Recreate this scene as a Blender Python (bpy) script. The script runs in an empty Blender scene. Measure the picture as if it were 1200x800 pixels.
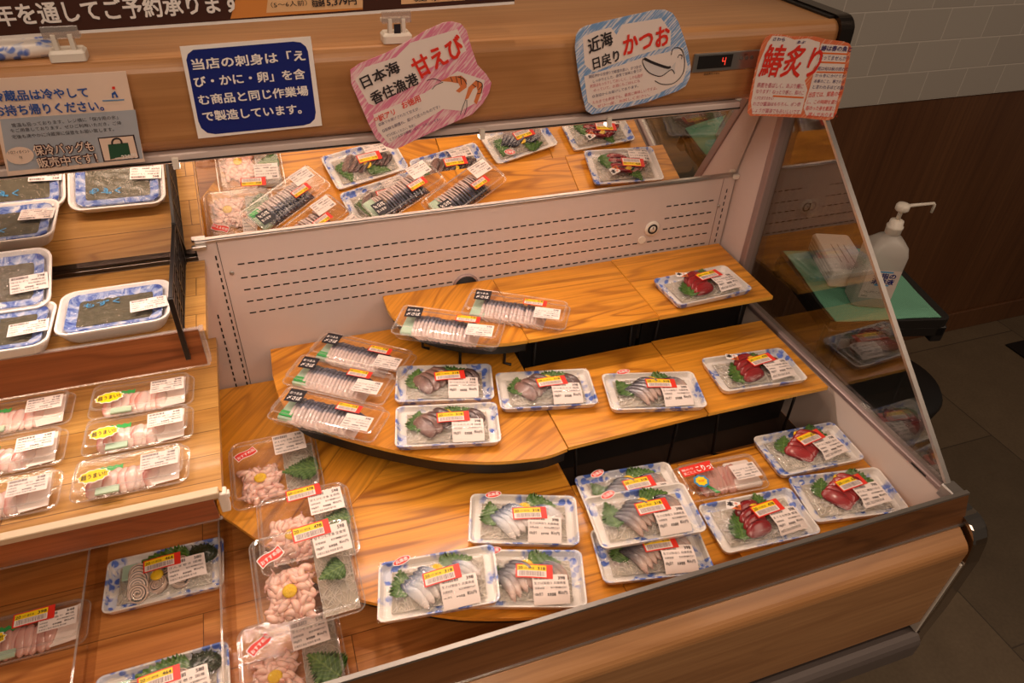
import bpy, math, random
from math import sin, cos, pi, radians, sqrt, atan2
from mathutils import Vector, Matrix, noise
random.seed(11)
S = bpy.context.scene
COL = S.collection

# ------------------------------------------------------------------ colour and materials
def lin(c):
    return tuple((x/255/12.92 if x/255 <= .04045 else ((x/255+.055)/1.055)**2.4) for x in c)
def new_mat(name):
    m = bpy.data.materials.new(name); m.use_nodes = True
    nt = m.node_tree; nt.nodes.clear()
    out = nt.nodes.new('ShaderNodeOutputMaterial')
    return m, nt, out
def N(nt, kind, **kw):
    n = nt.nodes.new(kind)
    for k, v in kw.items():
        if k in n.inputs: n.inputs[k].default_value = v
        else: setattr(n, k, v)
    return n
def rgba(c): return (c[0], c[1], c[2], 1)
def mixc(nt, fac, a, b, mode='MIX'):
    n = nt.nodes.new('ShaderNodeMix'); n.data_type = 'RGBA'; n.blend_type = mode
    L = nt.links
    for sock, v in ((n.inputs['Factor'], fac), (n.inputs['A'], a), (n.inputs['B'], b)):
        pass
    fi, ai, bi = n.inputs[0], n.inputs[6], n.inputs[7]
    for sk, v in ((fi, fac), (ai, a), (bi, b)):
        if isinstance(v, bpy.types.NodeSocket): L.new(v, sk)
        elif isinstance(v, (int, float)): sk.default_value = v
        else: sk.default_value = rgba(v)
    return n.outputs[2]
def mth(nt, op, a, b=None, c=None, clamp=False):
    n = nt.nodes.new('ShaderNodeMath'); n.operation = op; n.use_clamp = clamp
    for i, v in enumerate((a, b, c)):
        if v is None: continue
        if isinstance(v, bpy.types.NodeSocket): nt.links.new(v, n.inputs[i])
        else: n.inputs[i].default_value = v
    return n.outputs[0]
def ramp(nt, fac, stops, interp='LINEAR'):
    r = nt.nodes.new('ShaderNodeValToRGB'); r.color_ramp.interpolation = interp
    e = r.color_ramp.elements
    e[0].position, e[0].color = stops[0][0], rgba(stops[0][1])
    e[1].position, e[1].color = stops[-1][0], rgba(stops[-1][1])
    for p, c in stops[1:-1]:
        x = e.new(p); x.color = rgba(c)
    nt.links.new(fac, r.inputs[0])
    return r.outputs[0]
def g3(v): return (v, v, v)
def coords(nt, kind='Object', scale=(1, 1, 1), rot=(0, 0, 0), loc=(0, 0, 0)):
    tc = nt.nodes.new('ShaderNodeTexCoord'); mp = nt.nodes.new('ShaderNodeMapping')
    mp.inputs['Scale'].default_value = scale; mp.inputs['Rotation'].default_value = rot; mp.inputs['Location'].default_value = loc
    nt.links.new(tc.outputs[kind], mp.inputs['Vector'])
    return mp.outputs[0]
def noise_f(nt, vec, scale, detail=3, rough=.5, dist=0):
    n = N(nt, 'ShaderNodeTexNoise', Scale=scale, Detail=detail, Roughness=rough, Distortion=dist)
    nt.links.new(vec, n.inputs['Vector'])
    return n.outputs['Fac']
def bsdf(nt, out, color, rough=.5, metal=0, bump=None, bs=.3, bd=.001, spec=.5, sss=0, coat=0, trans=0):
    b = nt.nodes.new('ShaderNodeBsdfPrincipled')
    if isinstance(color, bpy.types.NodeSocket): nt.links.new(color, b.inputs['Base Color'])
    else: b.inputs['Base Color'].default_value = rgba(color)
    if isinstance(rough, bpy.types.NodeSocket): nt.links.new(rough, b.inputs['Roughness'])
    else: b.inputs['Roughness'].default_value = rough
    b.inputs['Metallic'].default_value = metal
    b.inputs['Specular IOR Level'].default_value = spec
    b.inputs['Coat Weight'].default_value = coat
    b.inputs['Coat Roughness'].default_value = .12
    if sss:
        b.inputs['Subsurface Weight'].default_value = sss
        b.inputs['Subsurface Radius'].default_value = (.008, .004, .002)
        b.inputs['Subsurface Scale'].default_value = 1
    if bump is not None:
        bn = N(nt, 'ShaderNodeBump', Strength=bs, Distance=bd)
        nt.links.new(bump, bn.inputs['Height']); nt.links.new(bn.outputs[0], b.inputs['Normal'])
    nt.links.new(b.outputs[0], out.inputs[0])
    return b
def plain(name, c, rough=.5, metal=0, var=.07, scale=60, bump=0, spec=.5, sss=0, coat=0, stretch=(1, 1, 1)):
    m, nt, out = new_mat(name)
    v = coords(nt, 'Object', stretch)
    f = noise_f(nt, v, scale)
    c = lin(c)
    col = mixc(nt, f, tuple(x*(1-var) for x in c), tuple(min(1, x*(1+var)) for x in c))
    bsdf(nt, out, col, rough, metal, f if bump else None, bump, .0006, spec, sss, coat)
    return m
def wood(name, light, mid, dark, axis=0, scale=1.0, rough=.42, lines=.55, planks=None, coat=.12, rings=9.0, bumpy=.12, rnd=True, turn=0, fine_amt=.45):
    """straight to cathedral grain running along the given axis of the object's own coordinates"""
    m, nt, out = new_mat(name)
    st = [9*scale]*3; st[axis] = 1.3*scale
    tc = nt.nodes.new('ShaderNodeTexCoord')
    vec = tc.outputs['Object']
    if turn:
        mr = nt.nodes.new('ShaderNodeMapping'); mr.inputs['Rotation'].default_value = (0, 0, radians(turn)); nt.links.new(vec, mr.inputs[0]); vec = mr.outputs[0]
    if planks:
        pl, pw, ax = planks          # plank length, width ; rows stacked along the axis across the grain
        mp = nt.nodes.new('ShaderNodeMapping'); nt.links.new(vec, mp.inputs[0])
        if ax == 1: mp.inputs['Rotation'].default_value = (0, 0, pi/2)
        br = N(nt, 'ShaderNodeTexBrick', offset=.37, Scale=1.0)
        br.inputs['Color1'].default_value = (0, 0, 0, 1); br.inputs['Color2'].default_value = (1, 1, 1, 1)
        br.inputs['Mortar'].default_value = (.5, .5, .5, 1)
        br.inputs['Mortar Size'].default_value = .0008; br.inputs['Brick Width'].default_value = pl; br.inputs['Row Height'].default_value = pw
        nt.links.new(mp.outputs[0], br.inputs['Vector'])
        add = nt.nodes.new('ShaderNodeVectorMath'); add.operation = 'MULTIPLY_ADD'
        nt.links.new(br.outputs['Color'], add.inputs[0]); add.inputs[1].default_value = (3.7, 1.9, 2.3); nt.links.new(vec, add.inputs[2])
        vec = add.outputs[0]
    if rnd:
        oi = nt.nodes.new('ShaderNodeObjectInfo')
        ad = nt.nodes.new('ShaderNodeVectorMath'); ad.operation = 'MULTIPLY_ADD'
        cmb = nt.nodes.new('ShaderNodeCombineXYZ')
        for i in range(3): nt.links.new(oi.outputs['Random'], cmb.inputs[i])
        nt.links.new(cmb.outputs[0], ad.inputs[0]); ad.inputs[1].default_value = (7.1, 5.3, 3.1); nt.links.new(vec, ad.inputs[2])
        vec = ad.outputs[0]
    mp = nt.nodes.new('ShaderNodeMapping'); mp.inputs['Scale'].default_value = st
    nt.links.new(vec, mp.inputs[0])
    big = noise_f(nt, mp.outputs[0], 1.0, 2, .5, .4)
    sw = mth(nt, 'SINE', mth(nt, 'MULTIPLY', big, rings*6.283))
    sw = mth(nt, 'MULTIPLY_ADD', sw, .5, .5)
    ln = mth(nt, 'POWER', sw, 5.0)
    st2 = [130*scale]*3; st2[axis] = 3.0*scale
    mp2 = nt.nodes.new('ShaderNodeMapping'); mp2.inputs['Scale'].default_value = st2
    nt.links.new(vec, mp2.inputs[0])
    fine = noise_f(nt, mp2.outputs[0], 1.0, 4, .6)
    base = mixc(nt, ramp(nt, big, [(.3, g3(0)), (.7, g3(1))]), lin(mid), lin(light))
    base = mixc(nt, ramp(nt, fine, [(.38, g3(.0)), (.72, g3(fine_amt))]), base, lin(dark))
    mpb = nt.nodes.new('ShaderNodeMapping'); sb = [3*scale]*3; sb[axis] = .6*scale; mpb.inputs['Scale'].default_value = sb
    nt.links.new(vec, mpb.inputs[0])
    patch = ramp(nt, noise_f(nt, mpb.outputs[0], 1.0, 2), [(.38, g3(.15)), (.62, g3(1))])
    col = mixc(nt, mth(nt, 'MULTIPLY', mth(nt, 'MULTIPLY', ln, patch), lines), base, lin(dark))
    if planks:
        tone = ramp(nt, br.outputs['Color'], [(0, g3(.86)), (1, g3(1.0))])
        col = mixc(nt, 1.0, col, tone, 'MULTIPLY')
        col = mixc(nt, mth(nt, 'MULTIPLY', br.outputs['Fac'], .75), col, lin((60, 30, 12)))
    bsdf(nt, out, col, rough, 0, fine, bumpy, .0004, .4, 0, coat)
    return m
def clear(name, tint=(1, 1, 1), lo=.03, hi=.45, rough=.06, bump=0, bscale=60, haze=0.0, dist=.002):
    """thin clear plastic or glass: lets everything through except what the surface mirrors back"""
    m, nt, out = new_mat(name)
    t = N(nt, 'ShaderNodeBsdfTransparent'); t.inputs[0].default_value = rgba(tint)
    g = N(nt, 'ShaderNodeBsdfGlossy', Roughness=rough); g.inputs[0].default_value = (1, 1, 1, 1)
    lw = N(nt, 'ShaderNodeLayerWeight', Blend=.5)
    fac = mth(nt, 'MULTIPLY_ADD', mth(nt, 'POWER', lw.outputs['Facing'], 4.0), hi-lo, lo)
    if bump:
        v = coords(nt, 'Object', (1, 1.6, 1))
        n1 = noise_f(nt, v, bscale, 3, .6, 1.2)
        bn = N(nt, 'ShaderNodeBump', Strength=bump, Distance=dist); nt.links.new(n1, bn.inputs['Height'])
        nt.links.new(bn.outputs[0], g.inputs['Normal']); nt.links.new(bn.outputs[0], lw.inputs['Normal'])
    mx = nt.nodes.new('ShaderNodeMixShader'); nt.links.new(fac, mx.inputs[0]); nt.links.new(t.outputs[0], mx.inputs[1]); nt.links.new(g.outputs[0], mx.inputs[2])
    last = mx.outputs[0]
    if haze:
        d = N(nt, 'ShaderNodeBsdfDiffuse'); d.inputs[0].default_value = (.9, .88, .86, 1)
        m2 = nt.nodes.new('ShaderNodeMixShader'); m2.inputs[0].default_value = haze
        nt.links.new(last, m2.inputs[1]); nt.links.new(d.outputs[0], m2.inputs[2]); last = m2.outputs[0]
    nt.links.new(last, out.inputs[0])
    return m

# ------------------------------------------------------------------ mesh builder
class MB:
    def __init__(s): s.v, s.f, s.mi, s.sm, s.mats = [], [], [], [], []
    def m(s, mat):
        if mat not in s.mats: s.mats.append(mat)
        return s.mats.index(mat)
    def add(s, vs, fs, mat, smooth=False):
        o = len(s.v); k = s.m(mat)
        s.v += [tuple(v) for v in vs]
        for f in fs: s.f.append([i+o for i in f]); s.mi.append(k); s.sm.append(smooth)
    def loft(s, rings, mat, cap0=True, cap1=True, smooth=False, close=True):
        n = len(rings[0]); vs = [p for r in rings for p in r]; fs = []
        for a in range(len(rings)-1):
            for i in range(n if close else n-1):
                j = (i+1) % n
                fs.append((a*n+i, a*n+j, (a+1)*n+j, (a+1)*n+i))
        if cap0: fs.append(tuple(range(n))[::-1])
        if cap1: fs.append(tuple((len(rings)-1)*n+i for i in range(n)))
        s.add(vs, fs, mat, smooth)
    def box(s, x0, x1, y0, y1, z0, z1, mat, bev=.0):
        if bev <= 0:
            vs = [(x, y, z) for z in (z0, z1) for x, y in ((x0, y0), (x1, y0), (x1, y1), (x0, y1))]
            s.add(vs, [(3, 2, 1, 0), (4, 5, 6, 7), (0, 1, 5, 4), (1, 2, 6, 5), (2, 3, 7, 6), (3, 0, 4, 7)], mat); return
        cx, cy, w, d = (x0+x1)/2, (y0+y1)/2, x1-x0, y1-y0
        b = min(bev, w*.45, d*.45, (z1-z0)*.45)
        R = lambda dw, z: [(cx+x, cy+y, z) for x, y in rr(w-dw, d-dw, max(b-dw/2, b*.3), 2)]
        s.loft([R(2*b*.6, z0), R(0, z0+b*.6), R(0, z1-b*.6), R(2*b*.6, z1)], mat)
    def tube(s, path, r, mat, n=8, caps=True, smooth=True):
        P = [Vector(p) for p in path]; rings = []
        up = Vector((0, 0, 1)); prev = None
        for i, p in enumerate(P):
            t = (P[min(i+1, len(P)-1)]-P[max(i-1, 0)]).normalized()
            if prev is None:
                a = t.cross(up if abs(t.z) < .9 else Vector((1, 0, 0))).normalized()
            else:
                a = (prev - t*prev.dot(t)).normalized()
            prev = a; b = t.cross(a); rad = r[i] if isinstance(r, (list, tuple)) else r
            rings.append([tuple(p+a*(rad*cos(2*pi*k/n))+b*(rad*sin(2*pi*k/n))) for k in range(n)])
        s.loft(rings, mat, caps, caps, smooth)
    def lathe(s, prof, mat, n=24, c=(0, 0, 0), smooth=True, sx=1, sy=1):
        s.loft([[(c[0]+r*sx*cos(2*pi*k/n), c[1]+r*sy*sin(2*pi*k/n), c[2]+z) for k in range(n)] for r, z in prof], mat, True, True, smooth)
    def prism(s, poly, z0, z1, mat, fn=lambda x, y, z: (x, y, z), side=None):
        n = len(poly)
        vs = [fn(x, y, z0) for x, y in poly]+[fn(x, y, z1) for x, y in poly]
        s.add(vs, [tuple(range(n))[::-1], tuple(range(n, 2*n))], mat)
        s.add(vs, [(i, (i+1) % n, n+(i+1) % n, n+i) for i in range(n)], side or mat)
    def flat(s, poly, fn, mat): s.add([fn(x, y) for x, y in poly], [tuple(range(len(poly)))], mat)
    def patch(s, x0, x1, y0, y1, fn, mat, nx=4, ny=3):
        vs = [fn(x0+(x1-x0)*i/nx, y0+(y1-y0)*j/ny) for j in range(ny+1) for i in range(nx+1)]
        s.add(vs, [(j*(nx+1)+i, j*(nx+1)+i+1, (j+1)*(nx+1)+i+1, (j+1)*(nx+1)+i) for j in range(ny) for i in range(nx)], mat, True)
    def text(s, body, fn, x, y, h, mat, width=None, bold=0, ang=0, up=(0, 0, 1)):
        """write body with its lower left corner at x, y ; h is the height of a full square character"""
        vs, fs, w = glyphs(body, bold)
        if not vs: return
        sx = h if width is None else width/max(w, .01)
        ca, sa = cos(ang), sin(ang)
        P = []
        for a, b, l in vs:
            q = fn(x+(a*sx)*ca-(b*h)*sa, y+(a*sx)*sa+(b*h)*ca); P.append((q[0]+up[0]*l*3e-5, q[1]+up[1]*l*3e-5, q[2]+up[2]*l*3e-5))
        s.add(P, fs, mat)
    def mesh(s, name):
        me = bpy.data.meshes.new(name); me.from_pydata(s.v, [], s.f)
        for m in s.mats: me.materials.append(m)
        me.polygons.foreach_set('material_index', s.mi); me.polygons.foreach_set('use_smooth', s.sm)
        me.update(); return me
    def obj(s, name, parent=None, **k): return link(name, s.mesh(name), parent, **k)
def rr(w, d, r, n=4):
    r = min(r, w*.499, d*.499); P = []
    for k, (cx, cy) in enumerate(((w/2-r, d/2-r), (-w/2+r, d/2-r), (-w/2+r, -d/2+r), (w/2-r, -d/2+r))):
        for i in range(n+1):
            a = pi/2*(k+i/n); P.append((cx+r*cos(a), cy+r*sin(a)))
    return P
def RR(w, d, r, z, n=4): return [(x, y, z) for x, y in rr(w, d, r, n)]
_G = {}
def glyphs(body, bold):
    k = (body, bold)
    if k not in _G:
        cu = bpy.data.curves.new('writing', 'FONT'); cu.body = body; cu.resolution_u = 2
        o = bpy.data.objects.new('writing', cu)
        me = o.to_mesh()
        vs = [(v.co.x, v.co.y) for v in me.vertices]; fs = [tuple(p.vertices) for p in me.polygons]
        o.to_mesh_clear(); bpy.data.objects.remove(o); bpy.data.curves.remove(cu)
        lay = [0]*len(vs)
        if bold > .012:             # a heavier pen: the same strokes laid down again a little to each side
            v0, f0 = vs, fs; vs, fs, lay = [], [], []; n_ = 4 if bold < .05 else 8
            for k_ in range(n_+1):
                a = 2*pi*k_/n_; r_ = 0 if k_ == n_ else bold
                o_ = len(vs); vs = vs+[(p+r_*cos(a+.785), q+r_*sin(a+.785)) for p, q in v0]; fs = fs+[tuple(i+o_ for i in f) for f in f0]; lay = lay+[k_]*len(v0)
        x0 = min((v[0] for v in vs), default=0); w = max((v[0] for v in vs), default=0)-x0
        _G[k] = ([(a-x0, b+.1, l) for (a, b), l in zip(vs, lay)], fs, w)
    return _G[k]
def link(name, me, parent=None, loc=None, rot=None, scale=None):
    o = bpy.data.objects.new(name, me); COL.objects.link(o)
    if parent is not None: o.parent = parent
    if loc is not None: o.location = loc
    if rot is not None: o.rotation_euler = rot
    if scale is not None: o.scale = scale
    return o
def thing(name, label, cat, loc=(0, 0, 0), rot=(0, 0, 0), group=None):
    o = bpy.data.objects.new(name, None); COL.objects.link(o); o.empty_display_size = .03
    o.location = loc; o.rotation_euler = rot
    return tag(o, label, cat, group)
def tag(o, label, cat, group=None):
    o['label'] = label; o['category'] = cat
    if group: o['group'] = group
    return o
def spline(pts, k=5):
    out = []; n = len(pts)
    for i in range(n-1):
        p = [pts[max(0, min(n-1, i+j))] for j in (-1, 0, 1, 2)]
        for q in range(k):
            t = q/k
            out.append(tuple(.5*(2*p[1][c]+(p[2][c]-p[0][c])*t+(2*p[0][c]-5*p[1][c]+4*p[2][c]-p[3][c])*t*t+(3*p[1][c]-p[0][c]-3*p[2][c]+p[3][c])*t**3) for c in range(len(pts[0]))))
    out.append(tuple(pts[-1])); return out
# ------------------------------------------------------------------ materials of the place
M = {}
M['case_wood'] = wood('pale oak laminate', (192, 141, 92), (178, 126, 78), (138, 90, 50), 0, 1.0, .35, .25, None, .15, 6.0, .05, False)
BW = ((233, 161, 54), (217, 141, 38), (130, 68, 14))
M['board'] = wood('golden display board', *BW, 0, 1.1, .36, .75, None, .2, 9.0, fine_amt=.45)
M['board_turned'] = wood('golden display board grain across', *BW, 0, 1.1, .36, .75, None, .2, 9.0, turn=-52, fine_amt=.45)
M['board_slant'] = wood('golden display board slanting grain', *BW, 0, 1.1, .36, .75, None, .2, 9.0, turn=-28, fine_amt=.45)
M['board_edge'] = wood('board edge band', (246, 190, 78), (238, 172, 62), (180, 110, 30), 0, 1.5, .4, .2)
M['deck_wood'] = wood('reddish plank deck', (222, 154, 88), (204, 128, 62), (130, 62, 26), 0, 1.2, .34, .6, (.62, .115, 0), .25, 7.0)
M['shelf_wood'] = wood('ochre shelf board', (206, 158, 88), (190, 138, 70), (128, 80, 32), 0, 1.3, .34, .5, (.5, .06, 0), .25, 7.0)
M['lip_wood'] = wood('dark reddish lip board', (182, 108, 62), (158, 86, 48), (90, 46, 26), 0, 1.5, .32, .6, None, .3, 6.0)
M['front_lip'] = wood('dark walnut lip', (128, 84, 50), (108, 68, 38), (58, 32, 16), 0, 1.4, .3, .6, None, .35, 6.0)
M['white_metal'] = plain('white enamelled metal', (212, 194, 186), .45, 0, .02, 8)
M['inner_white'] = plain('white plastic liner', (226, 208, 196), .5, 0, .02, 8)
M['grey_metal'] = plain('grey mauve aluminium', (158, 136, 132), .4, .35, .03, 30)
M['steel'] = plain('brushed steel', (190, 184, 178), .28, .9, .05, 90, stretch=(.1, 1, 1))
M['chrome'] = plain('polished chrome', (176, 166, 156), .1, 1, .02, 30)
M['dark_chrome'] = plain('dark glossy trim', (70, 62, 56), .12, .85, .03, 30)
M['black'] = plain('black slot', (22, 18, 17), .7, 0, .05, 40)
M['black_plastic'] = plain('black plastic', (26, 23, 22), .45, 0, .1, 60)
M['black_wire'] = plain('black coated wire', (24, 20, 19), .35, 0, .1, 60)
M['rubber_grey'] = plain('grey bumper', (112, 102, 98), .5, .2, .05, 30)
M['white_plastic'] = plain('white plastic', (232, 222, 208), .4, 0, .03, 30)
M['rail_cream'] = plain('cream price rail', (206, 184, 152), .4, 0, .04, 30)
M['deck_shade'] = plain('dark brown deck shade', (52, 36, 26), .5, 0, .1, 20)
M['mirror'] = plain('mirror', (238, 232, 226), .0, 1, .0, 5)
M['glass'] = clear('glass pane', (.86, .88, .86), .095, .6, .0)
M['acrylic'] = clear('clear acrylic', (.95, .93, .90), .05, .5, .03)
M['acrylic_edge'] = clear('acrylic edge', (.84, .76, .70), .08, .4, .2, haze=.18)
m, nt, out = new_mat('led strip'); e = N(nt, 'ShaderNodeEmission', Strength=3.0); e.inputs[0].default_value = (1, .82, .72, 1); nt.links.new(e.outputs[0], out.inputs[0]); M['led'] = m
m, nt, out = new_mat('red led digits'); e = N(nt, 'ShaderNodeEmission', Strength=1.2); e.inputs[0].default_value = (1, .06, .03, 1); nt.links.new(e.outputs[0], out.inputs[0]); M['digit'] = m

# floor: large dark stone tiles
m, nt, out = new_mat('dark stone floor tile'); tc = nt.nodes.new('ShaderNodeTexCoord')
sep = nt.nodes.new('ShaderNodeSeparateXYZ'); nt.links.new(tc.outputs['Object'], sep.inputs[0])
cb = nt.nodes.new('ShaderNodeCombineXYZ'); nt.links.new(mth(nt, 'ADD', sep.outputs[1], .12), cb.inputs[0]); nt.links.new(mth(nt, 'ADD', sep.outputs[0], .209), cb.inputs[1])
br = N(nt, 'ShaderNodeTexBrick', offset=.27, Scale=1.0); br.inputs['Color1'].default_value = (0, 0, 0, 1); br.inputs['Color2'].default_value = (1, 1, 1, 1); br.inputs['Mortar'].default_value = (.5, .5, .5, 1)
br.inputs['Mortar Size'].default_value = .002; br.inputs['Brick Width'].default_value = .6; br.inputs['Row Height'].default_value = .585
nt.links.new(cb.outputs[0], br.inputs['Vector'])
nf = noise_f(nt, tc.outputs['Object'], 9, 5, .65); n2 = noise_f(nt, tc.outputs['Object'], 120, 3)
col = mixc(nt, nf, lin((104, 88, 68)), lin((132, 114, 90)))
col = mixc(nt, ramp(nt, n2, [(.35, g3(.0)), (.8, g3(.35))]), col, lin((84, 70, 54)))
col = mixc(nt, 1.0, col, ramp(nt, br.outputs['Color'], [(0, g3(.62)), (1, g3(1.0))]), 'MULTIPLY')
col = mixc(nt, mth(nt, 'MULTIPLY', br.outputs['Fac'], .7), col, lin((44, 36, 30)))
bsdf(nt, out, col, .5, 0, n2, .15, .0005); M['floor'] = m
# wall tile above, dark timber panel below
m, nt, out = new_mat('glazed grey wall tile'); tc = nt.nodes.new('ShaderNodeTexCoord')
sep = nt.nodes.new('ShaderNodeSeparateXYZ'); nt.links.new(tc.outputs['Object'], sep.inputs[0])
cb = nt.nodes.new('ShaderNodeCombineXYZ'); nt.links.new(sep.outputs[0], cb.inputs[0]); nt.links.new(mth(nt, 'SUBTRACT', sep.outputs[2], .97), cb.inputs[1])
br = N(nt, 'ShaderNodeTexBrick', offset=.5, Scale=1.0); br.inputs['Color1'].default_value = (.43, .39, .34, 1); br.inputs['Color2'].default_value = (.47, .43, .375, 1); br.inputs['Mortar'].default_value = (.62, .57, .50, 1)
br.inputs['Mortar Size'].default_value = .0022; br.inputs['Mortar Smooth'].default_value = .4; br.inputs['Brick Width'].default_value = .147; br.inputs['Row Height'].default_value = .0845
nt.links.new(cb.outputs[0], br.inputs['Vector'])
bsdf(nt, out, br.outputs['Color'], .18, 0, mth(nt, 'SUBTRACT', 1.0, br.outputs['Fac']), .5, .0015); M['tile'] = m
M['wall_wood'] = wood('dark timber wall panel', (112, 74, 46), (98, 62, 38), (58, 34, 20), 2, .8, .4, .4, None, .1, 5.0, .05, False)

def ident(x, y, z): return (x, y, z)
def structure(o): o['kind'] = 'structure'; return o
# ------------------------------------------------------------------ room
b = MB(); b.box(-2.2, 4.6, -2.0, 1.75, -.06, 0, M['floor']); structure(b.obj('floor'))
b = MB(); b.box(-2.2, 4.6, 1.593, 1.75, .97, 2.9, M['tile']); b.box(-2.2, 4.6, 1.600, 1.75, 0, .97, M['wall_wood']); structure(b.obj('wall_back'))
b = MB(); b.box(1.2, 4.6, 1.588, 1.600, 0, .09, M['wall_wood'], .004); structure(b.obj('baseboard_back'))

# ------------------------------------------------------------------ the refrigerated case
X0, X1 = -.78, 1.11
case = thing('display_case', 'open refrigerated fish display case with oak canopy, mirror back and glass end pane', 'display case', (.3, .9, 0))  # front, end glass and canopy numbers were scaled about the camera, then written out
def cpart(b, name, parent=case, origin=None):
    """link a mesh given in room coordinates under the case, keeping its place"""
    base = Vector((0, 0, 0)); p = parent
    while p is not None: base += Vector(p.location); p = p.parent
    o0 = base if origin is None else Vector(origin)
    b.v = [(x-o0[0], y-o0[1], z-o0[2]) for x, y, z in b.v]
    o = link(name, b.mesh(name), parent); o.location = o0-base
    return o
def extrude_x(b, prof, xa, xb, mat, smooth=False):
    b.loft([[(x, y, z) for y, z in prof] for x in (xa, xb)], mat, True, True, smooth)
def arc(cy, cz, r, a0, a1, n=6): return [(cy+r*cos(radians(a0+(a1-a0)*i/n)), cz+r*sin(radians(a0+(a1-a0)*i/n))) for i in range(n+1)]
# plinth and tub
b = MB(); b.box(X0, 1.03, .575, 1.31, .0, .246, M['black_plastic'], .01); cpart(b, 'plinth')
b = MB(); prof = [(.558, .246), (.493, .381), (.464, .3945), (.4576, .413), (.4566, .5945)]+arc(.480, .625, .0242, 190, 120, 5)+[(.493, .662), (.521, .6735), (.548, .50), (1.30, .50), (1.30, .246)]
extrude_x(b, prof, X0, 1.034, M['case_wood']); cpart(b, 'front_panel')
b = MB(); extrude_x(b, [(.437, .359)]+arc(.4576, .359, .0205, 170, 10, 6)+arc(.4576, .3257, .0205, -10, -170, 6), X0, 1.040, M['rubber_grey']); cpart(b, 'bumper_rail')
b = MB(); b.box(1.0343, 1.0405, .4534, .4836, .3805, .5945, M['white_plastic'], .002); cpart(b, 'edge_strip')
# chrome end band following the front profile
def band(prof, t):
    n = len(prof); out = []
    for i, p in enumerate(prof):
        a = Vector(prof[max(i-1, 0)]); c = Vector(prof[min(i+1, n-1)]); d = (c-a).normalized()
        out.append((p[0]+d.y*t, p[1]-d.x*t))
    return out
cp = [(.568, .6754), (.527, .6763)]+arc(.4975, .6326, .0428, 80, 175, 8)+[(.450, .599), (.449, .460), (.453, .348)]+arc(.475, .306, .026, 175, 260, 5)+[(.587, .255)]
inner = [(.595, .6456), (.525, .6475)]+arc(.4985, .625, .0279, 80, 175, 8)+[(.468, .59), (.467, .46), (.4705, .353)]+arc(.4836, .3155, .013, 175, 260, 5)+[(.577, .283)]
b = MB(); rings = []
for x, k in ((1.0408, 0), (1.0435, 1), (1.0695, 1), (1.0742, 0)):
    rings.append([(x, y+(.003 if not k else 0), z) for y, z in cp]+[(x, y, z) for y, z in reversed(inner)])
b.loft(rings, M['chrome']); cpart(b, 'chrome_end_band')
b = MB(); extrude_x(b, [(.50, .20), (.50, .63), (.53, .688), (1.31, .688), (1.31, .20)], 1.0465, 1.0525, M['grey_metal']); cpart(b, 'end_panel')
# front lip
b = MB(); extrude_x(b, [(.4924, .6623), (.5106, .7172), (.5175, .7167), (.5031, .6623)], X0, 1.045, M['front_lip'])
lp = cpart(b, 'front_lip')
b = MB(); extrude_x(b, [(.5098, .7167), (.5106, .7205), (.5180, .7200), (.5182, .7167)], X0, 1.046, M['steel']); cpart(b, 'lip_edging', lp)
b = MB(); extrude_x(b, [(.489, .6577), (.489, .6633), (.503, .6623), (.503, .6577)], X0, 1.045, M['steel']); cpart(b, 'lower_edging', lp)
# deck
b = MB(); b.box(X0, 1.030, .515, 1.290, .515, .53, M['deck_wood']); cpart(b, 'deck_floor', origin=(0, 0, 0))
b = MB(); b.box(.452, 1.029, .872, 1.290, .5298, .5304, M['deck_shade']); cpart(b, 'void_shade_sheet')  # added dark sheet standing in for shade on the deck below the boards
# right inner wall and the glass end
b = MB(); b.box(1.0305, 1.046, .520, 1.292, .50, .688, M['inner_white']); cpart(b, 'inner_end_wall')
b = MB(); b.box(1.0285, 1.052, .524, 1.206, .6885, .700, M['grey_metal'], .003); b.box(1.0280, 1.0286, .580, .615, .692, .6955, M['black'])
cpart(b, 'glass_rail')
b = MB(); b.box(1.028, 1.056, .519, .551, .680, .708, M['steel'], .004); b.loft([[(x, .535+r*cos(2*pi*k/10), .665+r*sin(2*pi*k/10)) for k in range(10)] for r, x in ((.005, 1.0305), (.005, 1.0275), (.003, 1.0262))], M['dark_chrome'], True, True, True); cpart(b, 'rail_bracket')
G = [(.547, .7005), (1.204, .7005), (1.204, 1.203), (1.1405, 1.203)]
b = MB(); b.prism(G, 1.0375, 1.0455, M['glass'], lambda y, z, x: (x, y, z)); gp = cpart(b, 'glass_pane')
b = MB(); d = Vector((1.1405-.547, 1.203-.7005)).normalized(); n_ = Vector((-d.y, d.x))
q = [(.547, .7005), (1.1405, 1.203)]
b.prism([q[0], q[1], (q[1][0]+n_.x*.006, q[1][1]+n_.y*.006), (q[0][0]+n_.x*.006, q[0][1]+n_.y*.006)], 1.0365, 1.0465, M['steel'], lambda y, z, x: (x, y, z)); cpart(b, 'edge_trim', gp)
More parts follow.
